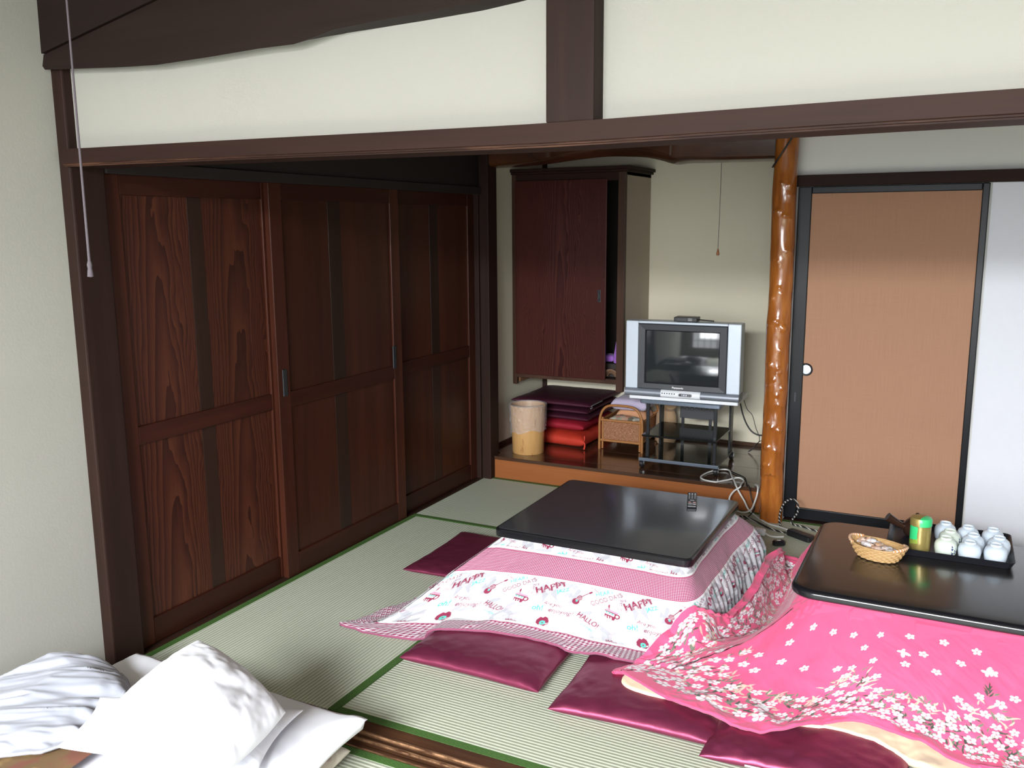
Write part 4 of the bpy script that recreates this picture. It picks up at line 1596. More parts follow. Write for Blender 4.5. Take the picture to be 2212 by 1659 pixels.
low_table('low kotatsu table with a grey speckled top over the lettered quilt', -1.240, 3.468, 0.411, 0.400, 0.035, M_T1TOP, 0.002,
          [(0.352, 0.010), (0.354, 0.001), (0.362, 0.0), (0.379, 0.0), (0.3845, 0.004), (0.3855, 0.010)])
low_table('low kotatsu table with a dark brown round-cornered top over the pink quilt', 0.060, 3.370, 0.527, 0.397, 0.085, M_T2TOP, 0.0,
          [(0.352, 0.014), (0.355, 0.004), (0.360, 0.0), (0.372, 0.0), (0.379, 0.003), (0.3835, 0.009), (0.3855, 0.018)])
TT = 0.3857

# remote control on the grey table
rc = thing('remote_control', 'slim black remote control on the grey speckled table', 'remote', (-1.021, 3.770, TT), 0.262 + PI)
centred('body', -0.021, 0.021, -0.100, 0.100, 0.0, 0.012, M_BLACKPL, rc, 0.004, seg=3)
M_BTN = plain('remote_button_grey', (0.22, 0.22, 0.23), 0.5)
M_BTNL = plain('remote_button_label', (0.55, 0.55, 0.56), 0.5)
M_BTNR = plain('remote_button_pink', (0.55, 0.28, 0.28), 0.5)
for i in range(3):
    for k in range(4):
        centred('button', -0.0155 + 0.0125 * i, -0.0095 + 0.0125 * i, -0.075 + 0.021 * k, -0.067 + 0.021 * k, 0.0118, 0.0136, M_BTN if k else M_BTNL, rc, 0.001)
for i in range(2):
    centred('button', -0.016 + 0.020 * i, -0.004 + 0.020 * i, 0.050, 0.058, 0.0118, 0.0136, M_BTNR, rc, 0.001)
    centred('button', -0.017 + 0.020 * i, -0.003 + 0.020 * i, 0.074, 0.084, 0.0118, 0.0140, M_CHROME, rc, 0.001)
centred('button', -0.009, 0.009, 0.018, 0.030, 0.0118, 0.0136, M_BTN, rc, 0.001)
obj('control_dot', MB().lathe([(0.0, 0.0035), (0.003, 0.003), (0.0045, 0.0)], 14), M_CHROME, rc, (0, 0.080, 0.0115), smooth=True)

# ------------------------------------------------------------------ tea things on the dark table
tr = thing('tray', 'long black lacquer tray carrying the tea things on the dark table', 'tray', (0.010, 3.636, TT), 0.012)
hx, hy = 0.214, 0.174
mb = MB()
rings = [(0.0, 0.016), (0.0005, 0.012), (0.024, 0.001), (0.0265, 0.0), (0.0275, 0.002), (0.0265, 0.0045), (0.007, 0.016), (0.005, 0.020)]
R = []
for z, ins in rings:
    R.append([(x, y, z) for x, y in rrect(hx - ins, hy - ins, 0.022, 6)])
k = len(R[0])
for q in R:
    mb.v += q
for a in range(len(R) - 1):
    for i in range(k):
        mb.f.append((a * k + i, a * k + (i + 1) % k, (a + 1) * k + (i + 1) % k, (a + 1) * k + i))
mb.f.append(tuple(range(k - 1, -1, -1)))
mb.f.append(tuple((len(R) - 1) * k + i for i in range(k)))
mb.mi = [0] * len(mb.f)
obj('tray_body', mb, plain('tray_lacquer', (0.010, 0.010, 0.014), 0.42), tr, smooth=True, ang=40)
TY = TT + 0.0052


def cup_mat(name, base, kind):
    t = NT(name)
    o = t.obj()
    x, y, z = t.sep(o)
    if kind == 'ribbed':
        a = t.math('ARCTAN2', y, x)
        s = t.math('MULTIPLY', t.math('ADD', t.math('SINE', t.math('MULTIPLY', a, 40.0)), 1.0), 0.5)
        c = t.mix(t.math('MULTIPLY', s, 0.35), base, (0.42, 0.50, 0.62, 1))
    else:
        v = t.n('ShaderNodeTexVoronoi')
        t.l(t.mapping(o, (1, 1, 1)), v.inputs['Vector'])
        v.inputs['Scale'].default_value = 95.0
        nz = t.noise(o, 40.0, 3.0)
        # painted blue spray on one side
        side = t.math('MULTIPLY', t.math('GREATER_THAN', t.math('SUBTRACT', x, t.math('MULTIPLY', y, 0.6)), 0.030), t.math('LESS_THAN', z, 0.048))
        leaf = t.math('MULTIPLY', t.math('LESS_THAN', v.outputs['Distance'], 0.40), t.math('GREATER_THAN', nz, 0.47))
        c = t.mix(t.math('MULTIPLY', leaf, side), base, (0.045, 0.060, 0.16, 1))
    t.set(c, 0.18, Coat_Weight=0.4)
    return t.m


M_CUPB = cup_mat('blue_white_porcelain', (0.62, 0.69, 0.76, 1), 'ribbed')
M_CUPG = cup_mat('celadon_porcelain', (0.62, 0.68, 0.60, 1), 'spray')


def cup(mat, loc, rz, label, group):
    """teacup stored upside down: rim on the tray, foot ring on top"""
    prof = [(0.0, 0.040), (0.030, 0.036), (0.036, 0.012), (0.0365, 0.0), (0.0392, 0.0), (0.0425, 0.012), (0.0445, 0.026), (0.0435, 0.038), (0.0385, 0.049), (0.029, 0.0560),
            (0.0238, 0.0580), (0.0235, 0.0640), (0.0222, 0.0655), (0.0205, 0.0650), (0.0195, 0.0605), (0.0, 0.0600)]
    o = obj('teacup', MB().lathe([(a * 0.88, b) for a, b in prof], 36, cap=False), mat, None, loc, (0, 0, rz), smooth=True, ang=50)
    return tag(o, label, 'teacup', group)


GC = 'upturned teacups on the tray'
cx0 = [(0.000, 3.535), (0.079, 3.522), (0.163, 3.530)]
names = [['upturned celadon teacup with a blue floral spray, front row beside the tea caddy', 'upturned bluish white teacup in the front row, between two other cups', 'upturned bluish white teacup at the front right corner of the tray'],
         ['upturned celadon teacup behind the blue-sprayed one, middle row', 'upturned bluish white teacup at the centre of the middle row', 'upturned bluish white teacup at the right end of the middle row'],
         ['upturned bluish white teacup in the back row, nearest the tea caddy', 'upturned bluish white teacup in the middle of the back row', 'upturned bluish white teacup at the back right corner of the tray']]
for row in range(3):
    for k in range(3):
        x, y = cx0[k]
        m = M_CUPG if (k == 0 and row < 2) else M_CUPB
        cup(m, (x + (0.012, 0.012, -0.006)[row] * (row > 0), y + 0.090 * row, TY), 0.35 + row * 0.4 + k, names[row][k], GC)


def caddy_mat():
    t = NT('gold_green_tin')
    o = t.obj()
    x, y, z = t.sep(o)
    nz = t.noise(o, 30.0, 3.0)
    a = t.math('SUBTRACT', x, t.math('MULTIPLY', y, 0.35))
    edge = t.math('MULTIPLY', t.math('SUBTRACT', nz, 0.5), 0.010)
    g1 = t.math('MULTIPLY', t.math('LESS_THAN', t.math('ADD', a, edge), 0.004), t.math('GREATER_THAN', t.math('ADD', z, t.math('MULTIPLY', x, -0.25)), 0.052))
    g1 = t.math('MULTIPLY', g1, t.math('LESS_THAN', z, 0.097))
    g2 = t.math('MULTIPLY', t.math('GREATER_THAN', t.math('ADD', a, edge), 0.010), t.math('GREATER_THAN', z, 0.0985))
    band = t.math('MULTIPLY', t.math('LESS_THAN', t.math('ABSOLUTE', t.math('SUBTRACT', t.math('ADD', z, t.math('MULTIPLY', x, -0.4)), t.math('ADD', 0.047, t.math('MULTIPLY', edge, 2.0)))), 0.008),
                  t.math('LESS_THAN', a, 0.006))
    gold = t.mix(nz, (0.30, 0.225, 0.065, 1), (0.42, 0.33, 0.11, 1))
    c = t.mix(band, gold, (0.46, 0.62, 0.10, 1))
    gr = t.math('MAXIMUM', g1, g2)
    c = t.mix(gr, c, (0.035, 0.52, 0.17, 1))
    t.set(c, 0.36, t.math('MULTIPLY', t.math('SUBTRACT', 1.0, gr), 0.55), Coat_Weight=0.3)
    return t.m


MC = caddy_mat()
td = thing('tea_caddy', 'round gold and green tea caddy at the left end of the tray', 'tea caddy', (-0.088, 3.538, TY))
obj('tin_body', MB().lathe([(0.0, 0.0), (0.034, 0.0), (0.0365, 0.002), (0.0365, 0.0965), (0.033, 0.0965), (0.0, 0.0965)], 44, cap=False), MC, td, smooth=True, ang=40)
obj('lid', MB().lathe([(0.0365, 0.0972), (0.0382, 0.0977), (0.0382, 0.121), (0.035, 0.127), (0.026, 0.1305), (0.0, 0.1315)], 44, cap=False), MC, td, smooth=True, ang=40)

tp = thing('teapot', 'dark brown side-handled teapot behind the tea caddy', 'teapot', (-0.106, 3.690, TY))
M_POT = plain('brown_glazed_clay', (0.030, 0.014, 0.009), 0.16)
obj('pot_body', MB().lathe([(0.0, 0.0), (0.034, 0.0), (0.046, 0.012), (0.052, 0.032), (0.049, 0.052), (0.036, 0.066), (0.030, 0.069), (0.028, 0.066), (0.0, 0.064)], 40, cap=False), M_POT, tp, smooth=True, ang=60)
lid = obj('lid', MB().lathe([(0.031, 0.068), (0.030, 0.072), (0.018, 0.078), (0.0, 0.080)], 32, cap=False), M_POT, tp, smooth=True)
obj('knob', MB().lathe([(0.004, 0.079), (0.008, 0.084), (0.009, 0.090), (0.005, 0.095), (0.0, 0.096)], 20, cap=False), M_POT, lid, smooth=True)
obj('handle', MB().tube([(-0.040, -0.010, 0.036), (-0.060, -0.018, 0.046), (-0.085, -0.028, 0.062), (-0.106, -0.034, 0.076)], lambda t: 0.0105 + 0.007 * t, 14), M_POT, tp, smooth=True)
obj('spout', MB().tube([(0.012, 0.040, 0.030), (0.018, 0.060, 0.042), (0.022, 0.072, 0.062)], lambda t: 0.013 - 0.006 * t, 12), M_POT, tp, smooth=True)

# woven basket of wrapped sweets
bk = thing('basket', 'small oval wicker basket holding wrapped sweets on the dark table', 'basket', (-0.222, 3.392, TT), -0.34)


def wicker(name, c1, c2, scale=120.0):
    t = NT(name)
    o = t.obj()
    n = t.noise(o, scale, 3.0)
    n2 = t.noise(o, 8.0, 2.0)
    c = t.mix(n, c1, c2)
    t.set(t.mix(t.math('MULTIPLY', n2, 0.3), c, tuple(v * 0.75 for v in c1[:3]) + (1,)), 0.55)
    t.bump(n, 0.3, 0.001)
    return t.m


M_WICK = wicker('straw_weave', (0.36, 0.20, 0.075, 1), (0.62, 0.40, 0.18, 1))
rows_, nb = 7, 34
na, nz = nb * 5, rows_ * 5 + 1
A = np.linspace(0, 2 * PI, na, endpoint=False)
Z = np.linspace(0, 1, nz)
AA, ZZ = np.meshgrid(A, Z, indexing='ij')
rowi = np.floor(ZZ * rows_ - 1e-6)
bulge = np.abs(np.sin(ZZ * rows_ * PI)) * (0.55 + 0.45 * np.sin(AA * nb / 2 + rowi * PI))
off = 0.0062 * bulge
ax_, bx_ = 0.066 + 0.036 * ZZ ** 0.8, 0.044 + 0.021 * ZZ ** 0.8
zz_ = 0.001 + 0.050 * ZZ + 0.010 * (np.cos(AA) ** 4) * ZZ ** 2
P_ = np.stack([(ax_ + off) * np.cos(AA), (bx_ + off) * np.sin(AA), zz_], -1)
mb = MB().grid(P_, wrap=True)
Pi = np.stack([(ax_ - 0.004 - 0.6 * off) * np.cos(AA), (bx_ - 0.004 - 0.6 * off) * np.sin(AA), zz_], -1)[:, ::-1]
mb.grid(Pi, wrap=True)
obj('basket_side', mb, M_WICK, bk, smooth=True, ang=180)
obj('basket_bottom', MB().lathe([(0.0, 0.001), (1.0, 0.001), (1.0, 0.006), (0.0, 0.006)], 40, sx=0.066, sy=0.044, cap=False), M_WICK, bk)
rim = [(0.103 * math.cos(a), 0.066 * math.sin(a), 0.052 + 0.010 * math.cos(a) ** 4) for a in np.linspace(0, 2 * PI, 40, endpoint=False)]
obj('rim', MB().tube(rim, 0.0032, 8, closed=True, smooth=2), M_WICK, bk, smooth=True)


def striped_mat(name, a, b, axis, p, frac=0.5):
    t = NT(name)
    x, y, z = t.sep(t.obj())
    s = t.math('LESS_THAN', t.math('FRACT', t.math('DIVIDE', {'x': x, 'y': y, 'z': z}[axis], p)), frac)
    t.set(t.mix(s, a, b), 0.5)
    return t.m


M_STRIPEY = striped_mat('orange_white_binding', (0.62, 0.25, 0.08, 1), (0.74, 0.66, 0.55, 1), 'y', 0.0085, 0.42)
for s in (-1, 1):
    pts = [(s * 0.1035 * math.cos(a), 0.0665 * math.sin(a), 0.0535 + 0.010 * math.cos(a) ** 4) for a in np.linspace(-0.75, 0.75, 12)]
    obj('handle', MB().tube(pts, 0.0052, 10, smooth=3), M_STRIPEY, bk, smooth=True, label='orange and white bound handle')


def sweet_mat():
    t = NT('sweet_wrapper')
    o = t.obj()
    n = t.noise(o, 55.0, 4.0, 0.65)
    r = t.rand()
    c = t.ramp(n, [(0.36, (0.36, 0.20, 0.11)), (0.50, (0.52, 0.47, 0.46)), (0.66, (0.72, 0.71, 0.74))])
    t.set(t.mix(t.math('MULTIPLY', t.math('GREATER_THAN', r, 0.75), 0.5), c, (0.55, 0.24, 0.07, 1)), 0.28, Coat_Weight=0.5)
    t.bump(n, 0.5, 0.004)
    return t.m


M_SWEET = sweet_mat()


def sweet_proto():
    n, m = 22, 14
    tt = np.linspace(-1, 1, n)
    th = np.linspace(0, 2 * PI, m, endpoint=False)
    T_, H_ = np.meshgrid(tt, th, indexing='ij')
    core = np.clip(1 - np.abs(T_ / 0.62) ** 4, 0, None) ** 0.5
    fan = np.clip((np.abs(T_) - 0.62) / 0.38, 0, 1)
    ry = 0.0025 + 0.0125 * core + 0.011 * fan
    rz_ = 0.0025 + 0.0085 * core + 0.0012 * fan
    wob = 1 + 0.15 * np.sin(H_ * 5 + T_ * 9) * (1 - core)
    P = np.stack([T_ * 0.036, ry * np.cos(H_) * wob, rz_ * np.sin(H_) * wob], -1)
    mb = MB().grid(np.concatenate([P, P[:, :1]], 1))
    return obj('wrapped_sweet', mb, M_SWEET, smooth=True, ang=180)


GS = 'wrapped sweets in the basket'
sw = [(-0.278, 3.430, 0.046, 2.2, 0.5, 'wrapped sweet sticking up at the far left rim of the wicker basket'), (-0.250, 3.430, 0.047, 0.3, 0.2, 'large pale wrapped sweet at the back of the wicker basket'),
      (-0.262, 3.405, 0.040, -0.5, 0.1, 'wrapped sweet below the large pale one in the wicker basket'), (-0.220, 3.410, 0.040, 1.0, 0.2, 'wrapped sweet standing in the middle of the wicker basket'),
      (-0.226, 3.380, 0.036, -0.3, -0.1, 'wrapped sweet along the front side of the wicker basket'), (-0.190, 3.390, 0.038, 0.6, 0.2, 'brownish wrapped sweet toward the right end of the wicker basket'),
      (-0.176, 3.374, 0.034, -0.6, 0.0, 'small wrapped sweet nearest the right handle of the wicker basket')]
s0 = sweet_proto()
for i, (x, y, z, a, b, lb) in enumerate(sw):
    o = s0
    if i:
        o = s0.copy()
        COL.objects.link(o)
    o.location = (x, y, TT + z + 0.004)
    o.rotation_euler = (0, b, a)
    o.scale = (0.95, 0.95, 0.95)
    tag(o, lb, 'sweet', GS)

# ------------------------------------------------------------------ television on its trolley
M_SILVER = plain('silver_plastic', (0.60, 0.66, 0.74), 0.34, 0.15, var=0.03)
M_SILVER_D = plain('silver_grille', (0.25, 0.27, 0.31), 0.4, 0.4, var=0.04)
M_WHITEPL = plain('white_plastic', (0.78, 0.80, 0.83), 0.35, var=0.03)
M_BEZEL = plain('charcoal_bezel', (0.030, 0.033, 0.040), 0.42, var=0.05)
M_SCREEN = NT('crt_glass').set((0.022, 0.026, 0.028, 1), 0.06, 0.0, Specular_IOR_Level=0.75)
M_DGREY = plain('dark_grey_plastic', (0.035, 0.036, 0.040), 0.5)
M_STEEL = plain('black_steel', (0.016, 0.017, 0.020), 0.38, 0.3)
M_TRIM = plain('blue_grey_trim', (0.20, 0.24, 0.30), 0.3, 0.6)
M_GLASS = NT('smoked_shelf').set((0.010, 0.011, 0.010, 1), 0.07, 0.0, Specular_IOR_Level=0.6)
M_WLET = plain('white_lettering', (0.80, 0.80, 0.80), 0.5, var=0.0)

CX, CY = -1.463, 5.055
ct = thing('tv_trolley', 'black steel and glass television trolley on castors', 'trolley', (CX, CY, TZ), 0.012)
obj('top_shelf', slab(0.243, 0.225, 0.012, [(0.400, 0.003), (0.403, 0.0), (0.421, 0.0), (0.424, 0.003)]), M_TRIM, ct, (0, 0.225, 0), smooth=True, ang=30)
ms = obj('middle_shelf', MB().box(-0.226, 0.226, 0.0, 0.40, 0.196, 0.208), M_GLASS, ct, bevel=0.002)
bs = obj('bottom_shelf', MB().box(-0.238, 0.238, 0.004, 0.45, 0.052, 0.062), M_GLASS, ct, bevel=0.002)
centred('front_trim', -0.243, 0.243, -0.006, 0.006, 0.044, 0.064, M_TRIM, bs, 0.003)
for s in (-1, 1):
    centred('post', s * 0.205 - 0.010, s * 0.205 + 0.010, 0.045, 0.060, 0.062, 0.400, M_STEEL, ct, 0.002)
    centred('post', s * 0.222 - 0.006, s * 0.222 + 0.006, 0.36, 0.43, 0.062, 0.400, M_STEEL, ct, 0.002)
    for y in (0.015, 0.425):
        # castor: chrome fork, black twin wheel
        c = obj('castor', MB().lathe([(0.0, 0.0), (0.020, 0.0), (0.024, 0.004), (0.024, 0.020), (0.020, 0.024), (0.0, 0.024)], 28, M=Matrix.Translation((-0.012, 0, 0)) @ Matrix.Rotation(math.radians(90), 4, 'Y'), cap=False),
                M_BLACKPL, ct, (s * 0.226, y, 0.0245), smooth=True, ang=40)
        obj('fork', MB().box(-0.016, -0.013, -0.006, 0.006, -0.004, 0.024).box(0.013, 0.016, -0.006, 0.006, -0.004, 0.024).box(-0.016, 0.016, -0.006, 0.006, 0.024, 0.028), M_CHROME, c)
# perforated plate at the back
mb = MB()
pw, hz0, hz1 = 0.108, 0.300, 0.384
cols_, rows_ = 6, 2
for a in range(cols_):
    for b in range(rows_):
        cx_, cz_ = -0.079 + 0.0316 * a, 0.322 + 0.040 * b
        w, h = 0.0158, 0.020
        n = 16
        v, f = [], []
        for i in range(n):
            t = 2 * PI * i / n
            ca, sa = math.cos(t), math.sin(t)
            k = min(w / max(abs(ca), 1e-6), h / max(abs(sa), 1e-6))
            for yy in (0.0, 0.003):
                v.append((cx_ + 0.0118 * ca, yy, cz_ + 0.0118 * sa))
                v.append((cx_ + k * ca, yy, cz_ + k * sa))
        for i in range(n):
            j = (i + 1) % n
            f.append((4 * i, 4 * i + 1, 4 * j + 1, 4 * j))
            f.append((4 * i + 2, 4 * j + 2, 4 * j + 3, 4 * i + 3))
            f.append((4 * i, 4 * j, 4 * j + 2, 4 * i + 2))
        mb.add(v, f)
x0h, x1h = -0.079 - 0.0158, -0.079 + 0.0316 * 5 + 0.0158
z0h, z1h = 0.302, 0.382
mb.box(-pw, x0h, 0, 0.003, 0.24, 0.400).box(x1h, pw, 0, 0.003, 0.24, 0.400).box(x0h, x1h, 0, 0.003, 0.24, z0h).box(x0h, x1h, 0, 0.003, z1h, 0.386)
obj('back_plate', mb, M_DGREY, ct, (0.0, 0.415, 0))
for s in (-1, 1):
    centred('strap', s * 0.088 - 0.010, s * 0.088 + 0.010, 0.414, 0.418, 0.062, 0.245, M_STEEL, ct, 0)
centred('cross_bar', -0.108, 0.108, 0.405, 0.425, 0.176, 0.196, M_DGREY, ct, 0.002)

tv = thing('television', 'silver tube television with a black bezel on the trolley', 'television', (-1.452, 5.040, TZ + 0.4245), 0.045)
# base and front shell
obj('base_plate', slab(0.325, 0.17, 0.012, [(0.0, 0.006), (0.003, 0.0), (0.020, 0.0), (0.024, 0.004)]), M_WHITEPL, tv, (0.004, 0.19, 0), smooth=True, ang=30)
W2, H0, H1 = 0.338, 0.078, 0.474
bx0, bx1, bz0, bz1 = -0.262, 0.262, 0.072, 0.459
mb = MB()
for sgn, xa, xb in ((-1, -W2, bx0), (1, bx1, W2)):
    mb.box(xa, xb, 0.0, 0.11, 0.070, H1)
mb.box(bx0, bx1, 0.0, 0.11, bz1, H1)
obj('front_shell', mb, M_SILVER, tv, bevel=0.005)
# lower silver roll with speaker grilles and control flap
rl = [(0.0, 0.072), (-0.010, 0.066), (-0.016, 0.056), (-0.018, 0.044), (-0.014, 0.033), (-0.006, 0.027), (0.06, 0.025), (0.11, 0.030), (0.11, 0.072)]
for xa, xb in ((-W2, -0.118), (0.118, W2)):
    obj('speaker_grille', MB().prism(rl, xa, xb, 'x'), M_SILVER_D, tv, smooth=True, ang=40)
cp = obj('control_flap', MB().prism([(a - 0.001, b) for a, b in rl], -0.117, 0.117, 'x'), M_WHITEPL, tv, smooth=True, ang=40)
for i in range(6):
    obj('button', MB().lathe([(0.0036, 0.0), (0.0036, 0.003), (0.0, 0.0035)], 14, M=R90), M_DGREY, cp, (-0.106 + 0.0145 * i, -0.0185, 0.053), smooth=True)
obj('jack_panel', MB().prism(rrect(0.040, 0.0095, 0.0094, 8), 0, 0.003, 'z', M=R90), plain('jack_grey', (0.22, 0.22, 0.24), 0.4), cp, (0.030, -0.0175, 0.049))
for x, c in ((0.001, M_BLACKPL), (0.024, M_SILVER), (0.038, M_SILVER), (0.048, M_DGREY), (0.060, M_BLACKPL)):
    obj('jack', MB().lathe([(0.0055 if x < 0.01 else 0.0040, 0.0), (0.0040, 0.0025), (0.0, 0.0025)], 14, M=R90), c, cp, (x, -0.0208, 0.049), smooth=True)
# bezel ring sloping to the tube
mb = MB()
ring = []
for (y, i0, i1, j0, j1) in ((-0.003, bx0, bx1, bz0, bz1), (-0.008, bx0 + 0.004, bx1 - 0.004, bz0 + 0.004, bz1 - 0.004), (-0.006, -0.220, 0.220, 0.105, 0.424), (0.014, -0.212, 0.212, 0.113, 0.416)):
    ring.append([(i0, y, j0), (i1, y, j0), (i1, y, j1), (i0, y, j1)])
for q in ring:
    mb.v += q
for a in range(3):
    for i in range(4):
        mb.f.append((a * 4 + i, a * 4 + (i + 1) % 4, a * 4 + 4 + (i + 1) % 4, a * 4 + 4 + i))
        mb.mi.append(0)
mb.box(bx0, bx1, 0.030, 0.11, bz0, bz1)
bz = obj('bezel', mb, M_BEZEL, tv)
T = text_tris('Panasonic', 0.02)
k = 0.066 / (T[..., 0].max() - T[..., 0].min())
mb = MB()
for t in T:
    mb.add([((p[0] - T[..., 0].min()) * k - 0.050, -0.0088, p[1] * k + 0.0825) for p in t], [(0, 1, 2)])
obj('lettering', mb, M_WLET, bz, label='white maker lettering under the screen')
n = 24
U_, V_ = np.meshgrid(np.linspace(-1, 1, n), np.linspace(-1, 1, n), indexing='ij')
P_ = np.stack([0.2135 * U_, 0.0135 - 0.017 * (1 - 0.55 * U_ ** 2 - 0.45 * V_ ** 2), 0.2645 + 0.153 * V_], -1)
obj('screen', MB().grid(P_), M_SCREEN, tv, smooth=True, ang=180)
# tube housing behind
q0 = [(-0.315, 0.11, 0.04), (0.315, 0.11, 0.04), (0.315, 0.11, 0.465), (-0.315, 0.11, 0.465)]
q1_ = [(-0.27, 0.22, 0.04), (0.27, 0.22, 0.04), (0.27, 0.22, 0.440), (-0.27, 0.22, 0.440)]
q2_ = [(-0.15, 0.44, 0.06), (0.15, 0.44, 0.06), (0.15, 0.44, 0.33), (-0.15, 0.44, 0.33)]
mb = MB()
mb.v = q0 + q1_ + q2_
mb.f = [(3, 2, 1, 0), (8, 9, 10, 11)] + [(a * 4 + i, a * 4 + (i + 1) % 4, a * 4 + 4 + (i + 1) % 4, a * 4 + 4 + i) for a in range(2) for i in range(4)]
mb.mi = [0] * len(mb.f)
obj('rear_housing', mb, M_DGREY, tv, bevel=0.006)

rb = thing('digital_receiver', 'small black digital receiver box on top of the television', 'receiver', (-1.440, 5.090, TZ + 0.4245 + 0.474), 0.045)
obj('case', MB().box(-0.067, 0.067, -0.045, 0.045, 0.003, 0.029), M_BLACKPL, rb, bevel=0.003)
centred('foot_pad', -0.05, 0.05, -0.035, 0.035, 0.0, 0.004, M_DGREY, rb, 0)
for i in range(2):
    centred('indicator', 0.016, 0.040, -0.0462, -0.0445, 0.010 + 0.009 * i, 0.013 + 0.009 * i, M_BTNL, rb, 0)
centred('display', -0.048, 0.006, -0.0458, -0.0440, 0.010, 0.022, M_DGREY, rb, 0)
obj('lead', MB().tube([(0.06, 0.02, 0.012), (0.10, 0.03, 0.008), (0.15, 0.04, 0.004)], 0.0035, 8), M_BLACKCORD, rb, smooth=True)

# ------------------------------------------------------------------ hanging cupboard in the alcove
hc = thing('hanging_cupboard', 'dark brown wall cupboard with its sliding door half open in the alcove', 'cupboard', (-1.935, 5.887, 0.53))
ox, oy, oz = 1.935, -5.887, -0.53


def hcb(name, x0, x1, y0, y1, z0, z1, mat, bevel=0.002, **kw):
    return centred(name, x0 + ox, x1 + ox, y0 + oy, y1 + oy, z0 + oz, z1 + oz, mat, hc, bevel, **kw)


hcb('side_panel', -1.953, -1.936, 5.41, 5.884, 0.56, 1.925, M_PLASTER_C, label='greyish painted side panel')
hcb('side_panel', -2.725, -2.705, 5.41, 5.884, 0.56, 1.925, M_CUPFRAME)
hcb('back_panel', -2.705, -1.953, 5.868, 5.884, 0.60, 1.925, M_CUPDARK, 0)
hcb('bottom_board', -2.705, -1.953, 5.40, 5.868, 0.588, 0.606, M_CUPDARK, 0)
hcb('top_board', -2.728, -1.936, 5.386, 5.884, 1.905, 1.925, M_CUPDARK, 0)
mb = MB().box(-2.728 + ox, -1.905 + ox, 5.355 + oy, -0.003, 1.940 + oz, 1.960 + oz).box(-2.728 + ox, -1.918 + ox, 5.368 + oy, -0.003, 1.925 + oz, 1.940 + oz)
obj('cornice', mb, M_DARKWOOD_X, hc, bevel=0.003)
hcb('stile', -1.982, -1.934, 5.380, 5.412, 0.532, 1.925, M_CUPFRAME, 0.003)
hcb('stile', -2.727, -2.697, 5.380, 5.412, 0.532, 1.925, M_CUPFRAME, 0.003)
hcb('rail', -2.697, -1.982, 5.382, 5.412, 1.872, 1.925, M_DARKWOOD_X, 0.003)
hcb('rail', -2.697, -1.982, 5.382, 5.412, 0.580, 0.612, M_CUPFRAME, 0.003)
hcb('bearer', -2.727, -2.690, 5.42, 5.86, 0.542, 0.588, wood('bearer_wood', (0.13, 0.06, 0.025), (0.26, 0.13, 0.055), 'y'), 0.003)
dr = hcb('door', -2.697, -2.052, 5.366, 5.384, 0.606, 1.884, M_CUPDOOR, 0.003)
dh = centred('door_pull', 0.268, 0.288, -0.0125, -0.0085, -0.135, -0.055, M_IRON, dr, 0.003, label='dark iron door pull')
obj('bail', MB().tube([(0.0, 0.0, 0.032), (0.006, -0.010, 0.018), (0.006, -0.012, -0.018), (0.0, 0.0, -0.032)], 0.0022, 8), M_IRON, dh, (0.0, -0.002, 0), smooth=True)
M_PURPLE = cloth_mat('purple_plush', (0.36, 0.14, 0.56))
pp = obj('soft_toy', MB().lathe([(0.0, 0.0), (0.030, 0.004), (0.036, 0.03), (0.030, 0.08), (0.024, 0.14), (0.016, 0.165), (0.0, 0.170)], 24, cap=False), M_PURPLE, None, (-2.010, 5.50, 0.700), (0.0, 0.06, 0), smooth=True)
tag(pp, 'purple cloth toy with a yellow tip inside the open hanging cupboard', 'toy')
obj('tip', MB().lathe([(0.014, 0.150), (0.015, 0.170), (0.010, 0.188), (0.0, 0.196)], 16, cap=False), cloth_mat('yellow_cloth', (0.66, 0.38, 0.05)), pp, smooth=True, label='yellow tip')
p2 = cushion('purple_pouch', 'small purple cloth pouch deeper in the open hanging cupboard', 'pouch', 0.032, 0.05, 0.05, M_PURPLE, (-2.088, 5.55, 0.705), 0.2, n=20)
mb = MB()
for i in range(3):
    mb.tube([(0.05 * math.cos(a) * (1 - 0.22 * i), 0.022 * i, 0.05 * math.sin(a) * (1 - 0.22 * i)) for a in np.linspace(0.0, PI, 9)], 0.008, 8, smooth=3)
bt = obj('wooden_toy', mb, plain('toy_wood', (0.20, 0.11, 0.06), 0.5), None, (-2.040, 5.435, 0.614), (0, 0, 0.2), smooth=True)
tag(bt, 'brown wooden arched pieces on the floor of the open hanging cupboard', 'toy')
bx_ = centred('storage_box', -2.12, -1.972, 5.44, 5.62, 0.607, 0.698, M_CUPDARK, None, 0.003) if False else None
sb = MB().box(-0.070, 0.070, -0.075, 0.075, 0.0, 0.088)
sbo = obj('storage_box', sb, plain('dark_card', (0.030, 0.022, 0.018), 0.7), None, (-2.045, 5.575, 0.607), bevel=0.003)
tag(sbo, 'dark box under the purple toy inside the hanging cupboard', 'box')

# ------------------------------------------------------------------ on the alcove step
# waste bin with a plastic liner
wbn = thing('waste_bin', 'round light wooden waste bin at the left of the alcove step', 'bin', (-2.482, 5.112, TZ))


def bamboo():
    t = NT('bamboo_wood')
    o = t.obj()
    n = t.noise(t.mapping(o, (1, 1, 0.12)), 60.0, 4.0)
    s = t.noise(t.mapping(o, (1, 1, 0.35)), 34.0, 2.0)
    c = t.mix(n, (0.48, 0.255, 0.085, 1), (0.62, 0.36, 0.14, 1))
    c = t.mix(t.math('MULTIPLY', t.math('GREATER_THAN', s, 0.66), 0.6), c, (0.30, 0.14, 0.05, 1))
    t.set(c, 0.38)
    return t.m


